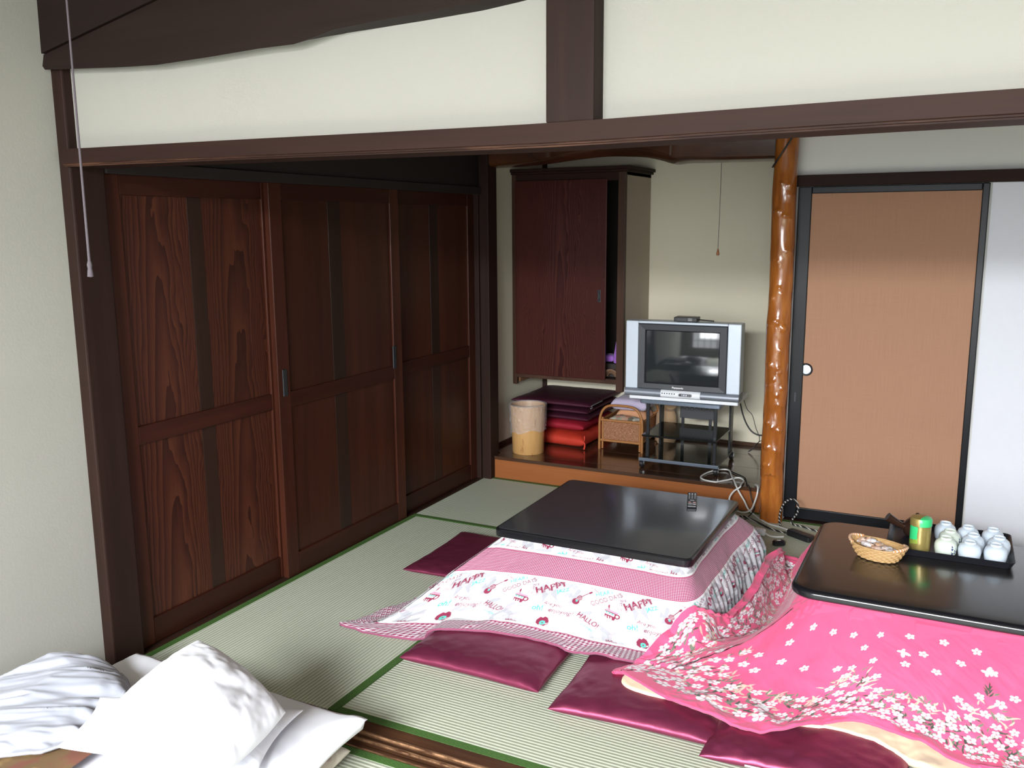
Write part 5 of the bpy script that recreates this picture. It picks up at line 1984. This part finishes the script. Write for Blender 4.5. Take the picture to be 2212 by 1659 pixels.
obj('bin_body', MB().lathe([(0.0, 0.0), (0.100, 0.0), (0.103, 0.004), (0.106, 0.14), (0.1165, 0.315), (0.112, 0.316), (0.100, 0.14), (0.096, 0.010), (0.0, 0.008)], 56, cap=False), bamboo(), wbn, smooth=True, ang=40)


def liner_mat():
    t = NT('plastic_film')
    o = t.obj()
    n = t.noise(t.mapping(o, (1, 1, 0.5)), 40.0, 4.0, 0.6)
    t.set((0.72, 0.70, 0.72, 1), 0.14, 0.0, Specular_IOR_Level=0.8)
    t.b.inputs['Alpha'].default_value = 0.26
    t.bump(n, 0.9, 0.012)
    return t.m


na, nz = 110, 46
A = np.linspace(0, 2 * PI, na, endpoint=False)
Z = np.linspace(0, 1, nz)
AA, ZZ = np.meshgrid(A, Z, indexing='ij')
low = 0.135 + 0.022 * np.sin(AA + 2.2) + 0.008 * np.sin(AA * 5)
zo = low + (0.322 - low) * np.clip(ZZ / 0.72, 0, 1) - np.clip((ZZ - 0.80) / 0.20, 0, 1) * 0.10
rad = 0.108 + (zo - 0.14) * 0.058
inside = np.clip((ZZ - 0.72) / 0.08, 0, 1)
cr1 = (np.abs(fnoise(AA * 7, ZZ * 9, 41) - 0.5) * 2) * 0.010 + (fnoise(AA * 24, ZZ * 12, 42)) * 0.004
rad = (rad + 0.002 + cr1 * (1 - ZZ * 0.3)) * (1 - inside) + (0.104 - 0.010 * np.clip((ZZ - 0.8) / 0.2, 0, 1) - cr1 * 0.5) * inside
P_ = np.stack([rad * np.cos(AA), rad * np.sin(AA), zo], -1)
obj('plastic_liner', MB().grid(P_, wrap=True), liner_mat(), wbn, smooth=True, ang=180, label='crumpled clear plastic bag lining the bin')

# stacked cushions
GK = 'cushions stacked on the alcove step'
kx, ky = -2.418, 5.580
c0 = cushion('cushion', 'bright red brocade cushion with tassels, bottom of the alcove stack', 'cushion', 0.262, 0.262, 0.104, M_BROCADE, (kx, ky, TZ), -0.045, group=GK, seed=21, q=0.45, wr=0.004)
for sx in (-1, 1):
    for sy in (-1, 1):
        if (sx, sy) == (-1, 1):
            continue
        x, y = sx * 0.250, sy * 0.250
        m = MB().tube([(x, y, 0.05), (x + sx * 0.014, y + sy * 0.010, 0.046), (x + sx * 0.017, y + sy * 0.014, 0.025), (x + sx * 0.014, y + sy * 0.020, 0.004)], lambda t: 0.0035 + 0.003 * t, 8)
        m.tube([(x, y, 0.05), (x + sx * 0.012, y + sy * 0.004, 0.062), (x + sx * 0.009, y + sy * 0.002, 0.092)], 0.003, 8)
        obj('tassel', m, M_BROCADE, c0, smooth=True)
cushion('cushion', 'crimson cushion second from the bottom of the alcove stack', 'cushion', 0.262, 0.262, 0.076, M_SATIN_R, (kx - 0.012, ky + 0.010, TZ + 0.108), -0.04, group=GK, seed=22, q=0.45, wr=0.004)
z0 = TZ + 0.188
zl = ['plum satin cushion in the middle of the alcove stack, just above the red ones', 'plum satin cushion second from the top of the alcove stack', 'plum satin cushion with a white zip, topmost of the alcove stack']
for i in range(3):
    c = cushion('cushion', zl[i], 'cushion', 0.290, 0.290, (0.042, 0.038, 0.044)[i], M_SATIN_P, (kx + (0.004, -0.004, 0.008)[i], ky + 0.004, z0), -0.03 + 0.015 * i, group=GK, seed=23 + i, q=0.45, crown=0.15, wr=0.004)
    z0 += (0.046, 0.042, 0.05)[i]
    if i == 2:
        obj('zip', MB().tube([(0.287, -0.275, 0.020), (0.289, -0.18, 0.021), (0.289, -0.08, 0.021)], 0.003, 6).tube([(0.290, -0.275, 0.02), (0.300, -0.285, 0.014), (0.296, -0.300, 0.008), (0.288, -0.288, 0.014)], 0.0018, 6),
            plain('zip_grey', (0.5, 0.5, 0.52), 0.3, 0.5), c, smooth=True)

# rattan basket with folded robes
M_RAT = wicker('rattan_cane', (0.27, 0.105, 0.028, 1), (0.44, 0.19, 0.055, 1), 40.0)
rk = thing('rattan_basket', 'rattan clothes basket with arched ends, between the cushions and the television', 'basket', (-1.945, 5.385, TZ), 0.01)


def arch(y, r=0.0085, h=0.300, w=0.146):
    pts = [(-w, y, 0.0), (-w, y, 0.10), (-w + 0.002, y, 0.20), (-w + 0.022, y, 0.262), (-w + 0.065, y, h - 0.006), (0, y, h), (w - 0.065, y, h - 0.006), (w - 0.022, y, 0.262), (w - 0.002, y, 0.20), (w, y, 0.10), (w, y, 0.0)]
    return MB().tube(pts, r, 10, smooth=5)


obj('end_arch', arch(0.0), M_RAT, rk, smooth=True)
obj('end_arch', arch(0.36), M_RAT, rk, smooth=True)
for y in (0.006, 0.354):
    for z in (0.060, 0.196):
        obj('rail', MB().tube([(-0.140, y, z), (0.140, y, z)], 0.0085, 10, smooth=1), M_RAT, rk, smooth=True)
    for s in (-1, 1):
        obj('leg', MB().tube([(s * 0.128, y + 0.004, 0.004), (s * 0.128, y + 0.004, 0.215)], 0.007, 10, smooth=1), M_RAT, rk, smooth=True)
for s in (-1, 1):
    for z in (0.060, 0.196):
        obj('rail', MB().tube([(s * 0.137, 0.005, z), (s * 0.137, 0.355, z)], 0.007, 10, smooth=1), M_RAT, rk, smooth=True)


def weave_panel(w, h, nx, nz_):
    """woven cane panel with real over-and-under relief"""
    X = np.linspace(0, 1, nx * 3 + 1)
    Z = np.linspace(0, 1, nz_ * 2 + 1)
    XX, ZZ = np.meshgrid(X, Z, indexing='ij')
    off = 0.0022 * np.sin(XX * nx * PI) * np.sign(np.sin(ZZ * nz_ * PI + 1e-6)) + 0.001 * np.abs(np.sin(ZZ * nz_ * PI))
    P = np.stack([(XX - 0.5) * w, off, (ZZ - 0.5) * h], -1)
    return MB().grid(P)


def weave_mat():
    t = NT('cane_weave')
    o = t.obj()
    x, y, z = t.sep(o)
    n = t.noise(t.mapping(o, (240, 240, 60)), 1.0, 3.0, 0.7)
    n2 = t.noise(t.mapping(o, (60, 60, 300)), 1.0, 2.0, 0.7)
    f = t.math('ADD', t.math('MULTIPLY', n, 0.6), t.math('MULTIPLY', n2, 0.5))
    t.set(t.ramp(f, [(0.40, (0.13, 0.042, 0.014)), (0.58, (0.28, 0.115, 0.045)), (0.74, (0.55, 0.36, 0.22))]), 0.5)
    t.bump(f, 0.4, 0.002)
    return t.m


MW = weave_mat()
obj('woven_panel', weave_panel(0.256, 0.130, 26, 22), MW, rk, (0, 0.008, 0.128), smooth=True, ang=180)
obj('woven_panel', weave_panel(0.256, 0.130, 26, 22), MW, rk, (0, 0.352, 0.128), smooth=True, ang=180)
for s in (-1, 1):
    obj('woven_panel', weave_panel(0.340, 0.130, 34, 22), MW, rk, (s * 0.136, 0.18, 0.128), (0, 0, PI / 2), smooth=True, ang=180)
centred('bottom', -0.128, 0.128, 0.012, 0.348, 0.058, 0.064, MW, rk, 0)
bt_ = TZ + 0.065
M_LAV = cloth_mat('lavender_cloth', (0.50, 0.44, 0.58))
M_ORG = cloth_mat('apricot_cloth', (0.60, 0.30, 0.16))


def robe_mat():
    t = NT('patterned_robe')
    o = t.obj()
    n = t.n('ShaderNodeTexVoronoi')
    t.l(o, n.inputs['Vector'])
    n.inputs['Scale'].default_value = 28.0
    t.set(t.ramp(n.outputs['Color'], [(0.2, (0.20, 0.18, 0.12)), (0.4, (0.55, 0.55, 0.42)), (0.6, (0.55, 0.22, 0.14)), (0.8, (0.62, 0.62, 0.52))]), 0.85)
    return t.m


cushion('folded_robe', 'patterned folded robe at the front of the rattan basket', 'robe', 0.118, 0.085, 0.150, robe_mat(), (-1.945, 5.490, bt_), 0.0, n=30, wr=0.03, seed=51)
cushion('folded_robe', 'apricot folded cloth in the middle of the rattan basket', 'robe', 0.118, 0.075, 0.185, M_ORG, (-1.945, 5.655, bt_), 0.0, n=30, wr=0.02, seed=52)
cushion('folded_blanket', 'lavender blanket folded over the top of the rattan basket', 'blanket', 0.122, 0.128, 0.085, M_LAV, (-1.925, 5.585, bt_ + 0.187), 0.03, n=40, wr=0.012, seed=53)
br = thing('rolled_towel', 'beige rolled towels tied with a white band behind the trolley', 'towel', (-1.735, 5.700, TZ))
M_BEIGE = cloth_mat('beige_towelling', (0.50, 0.33, 0.19), bump=0.4)
obj('roll', MB().lathe([(0.0, 0.0), (0.055, 0.006), (0.068, 0.03), (0.070, 0.12), (0.066, 0.20), (0.050, 0.235), (0.0, 0.24)], 28, cap=False), M_BEIGE, br, smooth=True)
obj('roll', MB().lathe([(0.0, -0.07), (0.045, -0.062), (0.056, -0.03), (0.056, 0.03), (0.045, 0.062), (0.0, 0.07)], 28, M=Matrix.Translation((0.01, 0.0, 0.275)) @ Matrix.Rotation(1.2, 4, 'X') @ Matrix.Rotation(0.5, 4, 'Y'), cap=False), M_BEIGE, br, smooth=True)
obj('band', MB().lathe([(0.0575, -0.014), (0.0585, 0.0), (0.0575, 0.014)], 28, M=Matrix.Translation((0.01, 0.0, 0.275)) @ Matrix.Rotation(1.2, 4, 'X') @ Matrix.Rotation(0.5, 4, 'Y'), cap=False), M_SHEET, br, smooth=True)

# ------------------------------------------------------------------ cords
def cord(name, label, pts, r, mat, cat='cable', smooth=8):
    o = obj(name, MB().tube(pts, r, 8, smooth=smooth), mat, smooth=True, ang=180)
    return tag(o, label, cat)


s_ = TZ + 0.005
cord('power_cable', 'white power cord looping over the alcove step beside the amber pillar',
     [(-1.198, 4.922, s_), (-1.265, 4.935, s_), (-1.304, 4.992, s_), (-1.290, 5.11, s_), (-1.237, 5.185, s_ + .004), (-1.185, 5.18, s_ + .006), (-1.140, 5.052, s_ + .010), (-1.108, 4.97, s_ + .012), (-1.078, 4.895, 0.150), (-1.052, 4.868, 0.120),
      (-1.022, 4.866, 0.075), (-1.000, 4.872, 0.030), (-0.968, 4.862, 0.008), (-0.921, 4.800, 0.006), (-0.860, 4.735, 0.006), (-0.790, 4.690, 0.012), (-0.745, 4.640, 0.020)], 0.0050, M_WHITECORD)
cord('power_cable', 'second white cord hanging in a loop in front of the alcove step',
     [(-1.198, 4.926, s_), (-1.152, 4.990, s_), (-1.099, 5.040, s_ + .008), (-1.060, 5.010, s_ + .004), (-1.056, 4.925, s_ + .004), (-1.050, 4.872, 0.150), (-1.085, 4.868, 0.120), (-1.106, 4.868, 0.075), (-1.085, 4.862, 0.030), (-1.035, 4.858, 0.010),
      (-0.985, 4.858, 0.028), (-0.962, 4.862, 0.085), (-0.952, 4.868, 0.135), (-0.958, 4.900, 0.158), (-0.985, 4.960, s_ + .002)], 0.0050, M_WHITECORD)
cord('signal_cable', 'thin black cord running down the alcove step beside the white cords',
     [(-1.22, 5.24, s_), (-1.15, 5.16, s_), (-1.07, 5.08, s_), (-1.03, 4.96, s_), (-1.005, 4.90, 0.150), (-0.985, 4.868, 0.10), (-0.965, 4.862, 0.04), (-0.985, 4.80, 0.006), (-1.00, 4.72, 0.006)], 0.0035, M_BLACKCORD)
M_STRIPED = NT('braided_cord')
x_, y_, z_ = M_STRIPED.sep(M_STRIPED.obj())
tw_ = M_STRIPED.math('FRACT', M_STRIPED.math('MULTIPLY', M_STRIPED.math('ADD', M_STRIPED.math('ADD', x_, y_), z_), 42.0))
M_STRIPED = M_STRIPED.set(M_STRIPED.mix(M_STRIPED.math('LESS_THAN', tw_, 0.26), (0.012, 0.012, 0.013, 1), (0.62, 0.60, 0.56, 1)), 0.7)
cord('braided_cable', 'black and white braided kotatsu cord lying on the tatami by the pillar',
     [(-1.05, 4.78, 0.006), (-1.00, 4.80, 0.006), (-0.918, 4.735, 0.006), (-0.845, 4.668, 0.006), (-0.775, 4.628, 0.008), (-0.745, 4.610, 0.014)], 0.0050, M_STRIPED)
cord('braided_cable', 'black and white braided cord standing up in a loop before the brown door',
     [(-0.735, 4.64, 0.020), (-0.790, 4.700, 0.014), (-0.806, 4.735, 0.045), (-0.800, 4.745, 0.096), (-0.778, 4.745, 0.139), (-0.743, 4.745, 0.157), (-0.716, 4.745, 0.133), (-0.716, 4.745, 0.086), (-0.742, 4.745, 0.040), (-0.740, 4.770, 0.010),
      (-0.692, 4.770, 0.006), (-0.626, 4.735, 0.006), (-0.565, 4.720, 0.006), (-0.45, 4.68, 0.006)], 0.0050, M_STRIPED)
ps = thing('power_strip', 'black power strip on the tatami between the pillar and the dark table', 'power strip', (-0.672, 4.590, 0.0012), -0.55)
obj('strip_body', slab(0.075, 0.026, 0.014, [(0.0, 0.004), (0.004, 0.0), (0.026, 0.0), (0.032, 0.006)]), M_BLACKPL, ps, smooth=True, ang=30)
for i in range(3):
    centred('socket', -0.055 + 0.042 * i, -0.027 + 0.042 * i, -0.014, 0.014, 0.0315, 0.0335, M_DGREY, ps, 0.001)
sx = thing('cord_switch', 'small black switch with a white mark beside the pink quilt', 'switch', (-0.752, 4.440, 0.0012), 0.5)
obj('switch_body', slab(0.032, 0.019, 0.016, [(0.0, 0.004), (0.004, 0.0), (0.018, 0.0), (0.026, 0.007)]), M_BLACKPL, sx, smooth=True, ang=30)
centred('mark', -0.010, 0.008, -0.005, 0.005, 0.0255, 0.0270, M_WLET, sx, 0)
wp = thing('white_plug', 'white plug with a short white lead behind the lettered quilt', 'plug', (-0.872, 4.560, 0.0012), -0.1)
obj('plug_body', slab(0.030, 0.018, 0.008, [(0.0, 0.003), (0.003, 0.0), (0.026, 0.0), (0.032, 0.006)]), M_WHITEPL, wp, smooth=True, ang=30)
obj('lead', MB().tube([(0.028, 0.0, 0.012), (0.060, -0.010, 0.005), (0.095, -0.004, 0.005), (0.120, 0.016, 0.005)], 0.0048, 8), M_WHITECORD, wp, smooth=True)
cord('aerial_cable', 'thick black cable hanging from the television to the right side of the alcove',
     [(-1.20, 5.35, 0.72), (-1.215, 5.52, 0.66), (-1.232, 5.60, 0.56), (-1.226, 5.60, 0.484), (-1.196, 5.60, 0.382), (-1.153, 5.60, 0.312), (-1.10, 5.60, 0.287), (-1.04, 5.60, 0.300), (-0.97, 5.60, 0.34), (-0.866, 5.62, 0.38)], 0.0048, M_BLACKCORD)
cord('thin_cable', 'thin black wire dangling in front of the alcove back wall',
     [(-1.20, 5.34, 0.70), (-1.222, 5.56, 0.60), (-1.187, 5.60, 0.458), (-1.148, 5.60, 0.411), (-1.122, 5.60, 0.33), (-1.102, 5.62, 0.268), (-1.126, 5.70, 0.208), (-1.172, 5.70, 0.160), (-1.185, 5.70, 0.147), (-1.159, 5.70, 0.165), (-1.112, 5.70, 0.225), (-1.02, 5.70, 0.25)], 0.0022, M_BLACKCORD)
cord('pillar_cable', 'short black cable crossing the top of the amber pillar',
     [(-0.800, 4.752, 2.09), (-0.838, 4.748, 2.015), (-0.875, 4.752, 1.958), (-0.905, 4.762, 1.915), (-0.932, 4.80, 1.885), (-0.938, 4.86, 1.90)], 0.0045, M_BLACKCORD)
pc_ = thing('light_pull', 'thin light pull cord with a small wooden knob in the alcove', 'pull cord', (-1.350, 5.40, 1.43))
obj('cord', MB().tube([(0, 0, 1.32), (0.004, 0, 0.5), (0.0, 0, 0.022)], 0.0016, 6), M_BLACKCORD, pc_, smooth=True)
obj('knob', MB().lathe([(0.0, -0.018), (0.008, -0.016), (0.0095, -0.006), (0.006, 0.012), (0.003, 0.024), (0.0, 0.026)], 18, cap=False), plain('knob_wood', (0.34, 0.12, 0.04), 0.35), pc_, smooth=True)
M_GREYCORD = plain('greyish_braid', (0.085, 0.070, 0.080), 0.9)
pk_ = thing('light_pull', 'greyish pull cord with a knotted end hanging by the left column', 'pull cord', (-1.920, 1.50, 1.497))
obj('cord', MB().tube([(0.008, 0, 1.353), (0.002, 0, 0.7), (0, 0, 0.10), (0, 0, 0.02)], lambda t: 0.0016 + 0.0022 * t, 8), M_GREYCORD, pk_, smooth=True)
obj('knot', MB().lathe([(0.0, 0.026), (0.004, 0.024), (0.0065, 0.014), (0.005, 0.006), (0.0062, 0.0), (0.0075, -0.014), (0.0, -0.016)], 12, cap=False), M_GREYCORD, pk_, smooth=True)

# ------------------------------------------------------------------ bedding at the lower left
BZ = 0.001
ft = cushion('futon', 'flower-patterned thick futon under the white bedding by the left wall', 'futon', 0.465, 1.10, 0.118, M_FUTON, (-2.012, 0.86, BZ), 0.0, seed=61, n=60, q=0.42, crown=0.1, corner=0.02, wr=0.006)
obj('piping', MB().tube([(0.455, -0.9, 0.052), (0.462, 0.0, 0.052), (0.455, 0.9, 0.052), (0.44, 1.06, 0.052), (0.40, 1.08, 0.052), (0.0, 1.085, 0.052)], 0.006, 8), M_FUTON, ft, smooth=True)
n, m = 120, 150
X = np.linspace(-2.475, -1.480, n)
Y = np.linspace(-0.30, 1.985, m)
XX, YY = np.meshgrid(X, Y, indexing='ij')
e = np.minimum(np.minimum(XX - X[0], X[-1] - XX), Y[-1] - YY)
top = 0.150 + 0.014 * np.clip(e / 0.10, 0, 1) ** 0.5 + (fnoise(XX * 5, YY * 4, 71) - 0.5) * 0.012 + (fnoise(XX * 14 + YY * 9, YY * 10, 72) - 0.5) * 0.010
top += 0.012 * np.exp(-(((XX + 1.53) / 0.05) ** 2 + ((YY - 1.93) / 0.07) ** 2))
top -= np.clip((XX + 1.60) / 0.12, 0, 1) ** 2 * 0.030 * np.clip((1.90 - YY) / 0.2, 0, 1)
# the right edge curls out at the head end and draws in below
XS = XX + np.where(XX > -1.6, 1, 0) * (XX + 1.6) / 0.12 * (-0.045 + 0.035 * np.sin((YY - 1.98) * 3.1 + PI / 2) + 0.010 * np.sin(YY * 9))
bot = np.minimum(top - 0.022, 0.128 + 0 * top)
bot = np.where(e < 1e-6, top, bot)
sh, st_ = grid_pair_mesh('mattress_sheet', XS, YY, top, bot, M_SHEET)
hm_add(st_)
tag(sh, 'white sheeted mattress pad spread on the flowered futon', 'mattress')


def pillow4(name, label, A, B, C_, D, t, mat, n=70, seed=0, wr=0.02, k=4.0, q=0.55, bulge=0.07, sink=0.42):
    """soft pillow stretched between four corner points"""
    s = edge_dense(n)
    U, V = np.meshgrid((s + 1) / 2, (s + 1) / 2, indexing='ij')
    u2, v2 = 2 * U - 1, 2 * V - 1
    # sides bow inwards between the corners
    ub = 0.5 + u2 * (1 - bulge * (1 - v2 ** 2)) / 2
    vb = 0.5 + v2 * (1 - bulge * (1 - u2 ** 2)) / 2
    A, B, C_, D = [np.array(p, float) for p in (A, B, C_, D)]
    base = (A[None, None] * ((1 - ub) * (1 - vb))[..., None] + B[None, None] * (ub * (1 - vb))[..., None] + C_[None, None] * (ub * vb)[..., None] + D[None, None] * ((1 - ub) * vb)[..., None])
    N = np.cross(B - A, D - A)
    N /= np.linalg.norm(N)
    if N[2] < 0:
        N = -N
    E = ((1 - np.abs(u2) ** k).clip(0) ** q) * ((1 - np.abs(v2) ** k).clip(0) ** q)
    ed = np.maximum(np.abs(u2), np.abs(v2)) ** 2
    wrk = (fnoise(U * 5 + V * 2, V * 5, seed) - 0.5) * wr * 1.6 + (np.abs(fnoise(U * 4 - V * 9, V * 4 + U * 6, seed + 3) - 0.5) * 2 - 0.5) * wr * (0.4 + 0.8 * ed)
    h = t * (1 - sink) * (0.75 + 0.25 * (1 - u2 ** 2) * (1 - v2 ** 2)) + wrk
    top = base + N * (E * h)[..., None]
    bot = base - N * (E * t * sink)[..., None]
    nn = U.shape[0]
    Vv = np.concatenate([top.reshape(-1, 3), bot.reshape(-1, 3)])
    Hh = hm_get(hm_smooth(), Vv[:, 0], Vv[:, 1])
    m_ = nn * nn
    Vv[m_:, 2] = np.maximum(Vv[m_:, 2], Hh[m_:] + 0.003)
    Vv[:m_, 2] = np.maximum(Vv[:m_, 2], Vv[m_:, 2])
    hm_add(Vv[:m_])
    i, j = np.meshgrid(np.arange(nn - 1), np.arange(nn - 1), indexing='ij')
    i, j = i.ravel(), j.ravel()
    qd = np.stack([i * nn + j, (i + 1) * nn + j, (i + 1) * nn + j + 1, i * nn + j + 1], -1)
    F = np.concatenate([qd, qd[:, ::-1] + nn * nn])
    o = fast_mesh(name, Vv, F, mat, weld=True)
    bm = bmesh.new()
    bm.from_mesh(o.data)
    bmesh.ops.recalc_face_normals(bm, faces=bm.faces)
    bm.to_mesh(o.data)
    bm.free()
    return tag(o, label, 'pillow')


cushion('blanket', 'brown and gold patterned blanket peeping out under the duvet', 'blanket', 0.24, 0.45, 0.026, M_GOLD, (-2.20, 1.02, 0.186), 0.15, n=40, seed=95, wr=0.006, hm=True)
# duvet heaped between the wall and the mattress
nt, nr = 170, 90
tt = np.linspace(0, 1, nt)
Lk = np.array([(0, -2.722, .95), (.35, -2.722, 1.30), (.75, -2.718, 1.60), (.92, -2.66, 1.76), (1, -2.50, 1.80)])
Rk = np.array([(0, -2.46, 1.05), (.30, -2.20, 1.30), (.42, -2.11, 1.372), (.55, -2.065, 1.47), (.75, -2.12, 1.60), (.92, -2.20, 1.74), (1, -2.32, 1.80)])
lx, ly = np.interp(tt, Lk[:, 0], Lk[:, 1]), np.interp(tt, Lk[:, 0], Lk[:, 2])
rx, ry = np.interp(tt, Rk[:, 0], Rk[:, 1]), np.interp(tt, Rk[:, 0], Rk[:, 2])
rr = np.linspace(0, 1, nr)
X = lx[:, None] * (1 - rr) + rx[:, None] * rr
Y = ly[:, None] * (1 - rr) + ry[:, None] * rr
zp = np.interp(rr, [0, .12, .35, .6, .85, 1.0], [.13, .19, .262, .268, .245, .212])
endf = np.clip((1 - tt) / 0.16, 0, 1) ** 0.5
Z = 0.165 + (zp[None] - 0.165) * (0.25 + 0.75 * endf[:, None])
Z = np.where(X < -2.50, np.minimum(Z, 0.13 + (X + 2.722) * 0.62), Z)
al = X * 0.72 + Y * 0.70            # folds run along this direction
ac = -X * 0.70 + Y * 0.72
fo = np.abs(fnoise(al * 2.2, ac * 17, 91) - 0.5) * 2
Z = Z + (0.5 - fo) * 0.034 * np.clip(rr / 0.15, 0, 1)[None] * np.clip((1 - rr) / 0.06, 0.25, 1)[None] + (fnoise(al * 6, ac * 40, 92) - 0.5) * 0.012
edge = np.clip((rr - 0.86) / 0.14, 0, 1)[None]
Z = Z + edge * 0.012 * np.sin(tt * 60)[:, None]
Z = np.maximum(Z, 0.10)
Hh = hm_get(hm_smooth(), X, Y)
Z = np.maximum(Z, Hh + 0.018)
Bt = np.maximum(Hh + 0.008, np.minimum(Z - 0.02, 0.20 + 0 * Z))
Bt[0], Bt[-1], Bt[:, 0], Bt[:, -1] = Z[0], Z[-1], Z[:, 0], Z[:, -1]
du, _ = grid_pair_mesh('duvet', X, Y, Z, Bt, M_DUVET_SHADED)
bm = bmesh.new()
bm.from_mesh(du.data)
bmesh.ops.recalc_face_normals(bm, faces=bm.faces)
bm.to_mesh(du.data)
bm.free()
tag(du, 'creased white duvet, toned grey for shade, heaped along the left wall', 'duvet')
hm_add(_)
pillow4('pillow', 'white pillow lying flat behind the peaked one, by the mattress corner', (-2.115, 1.560, .285), (-1.655, 1.885, .195), (-1.57, 1.60, .190), (-2.02, 1.35, .275), 0.080, M_SHEET, seed=81, wr=0.010)
pillow4('pillow', 'large white pillow standing up to a peak on the bedding', (-1.975, 1.800, .385), (-1.610, 1.760, .265), (-1.560, 1.330, .265), (-1.960, 1.400, .300), 0.150, M_SHEET, seed=84, wr=0.020, k=3.0, sink=0.35, bulge=-0.10)
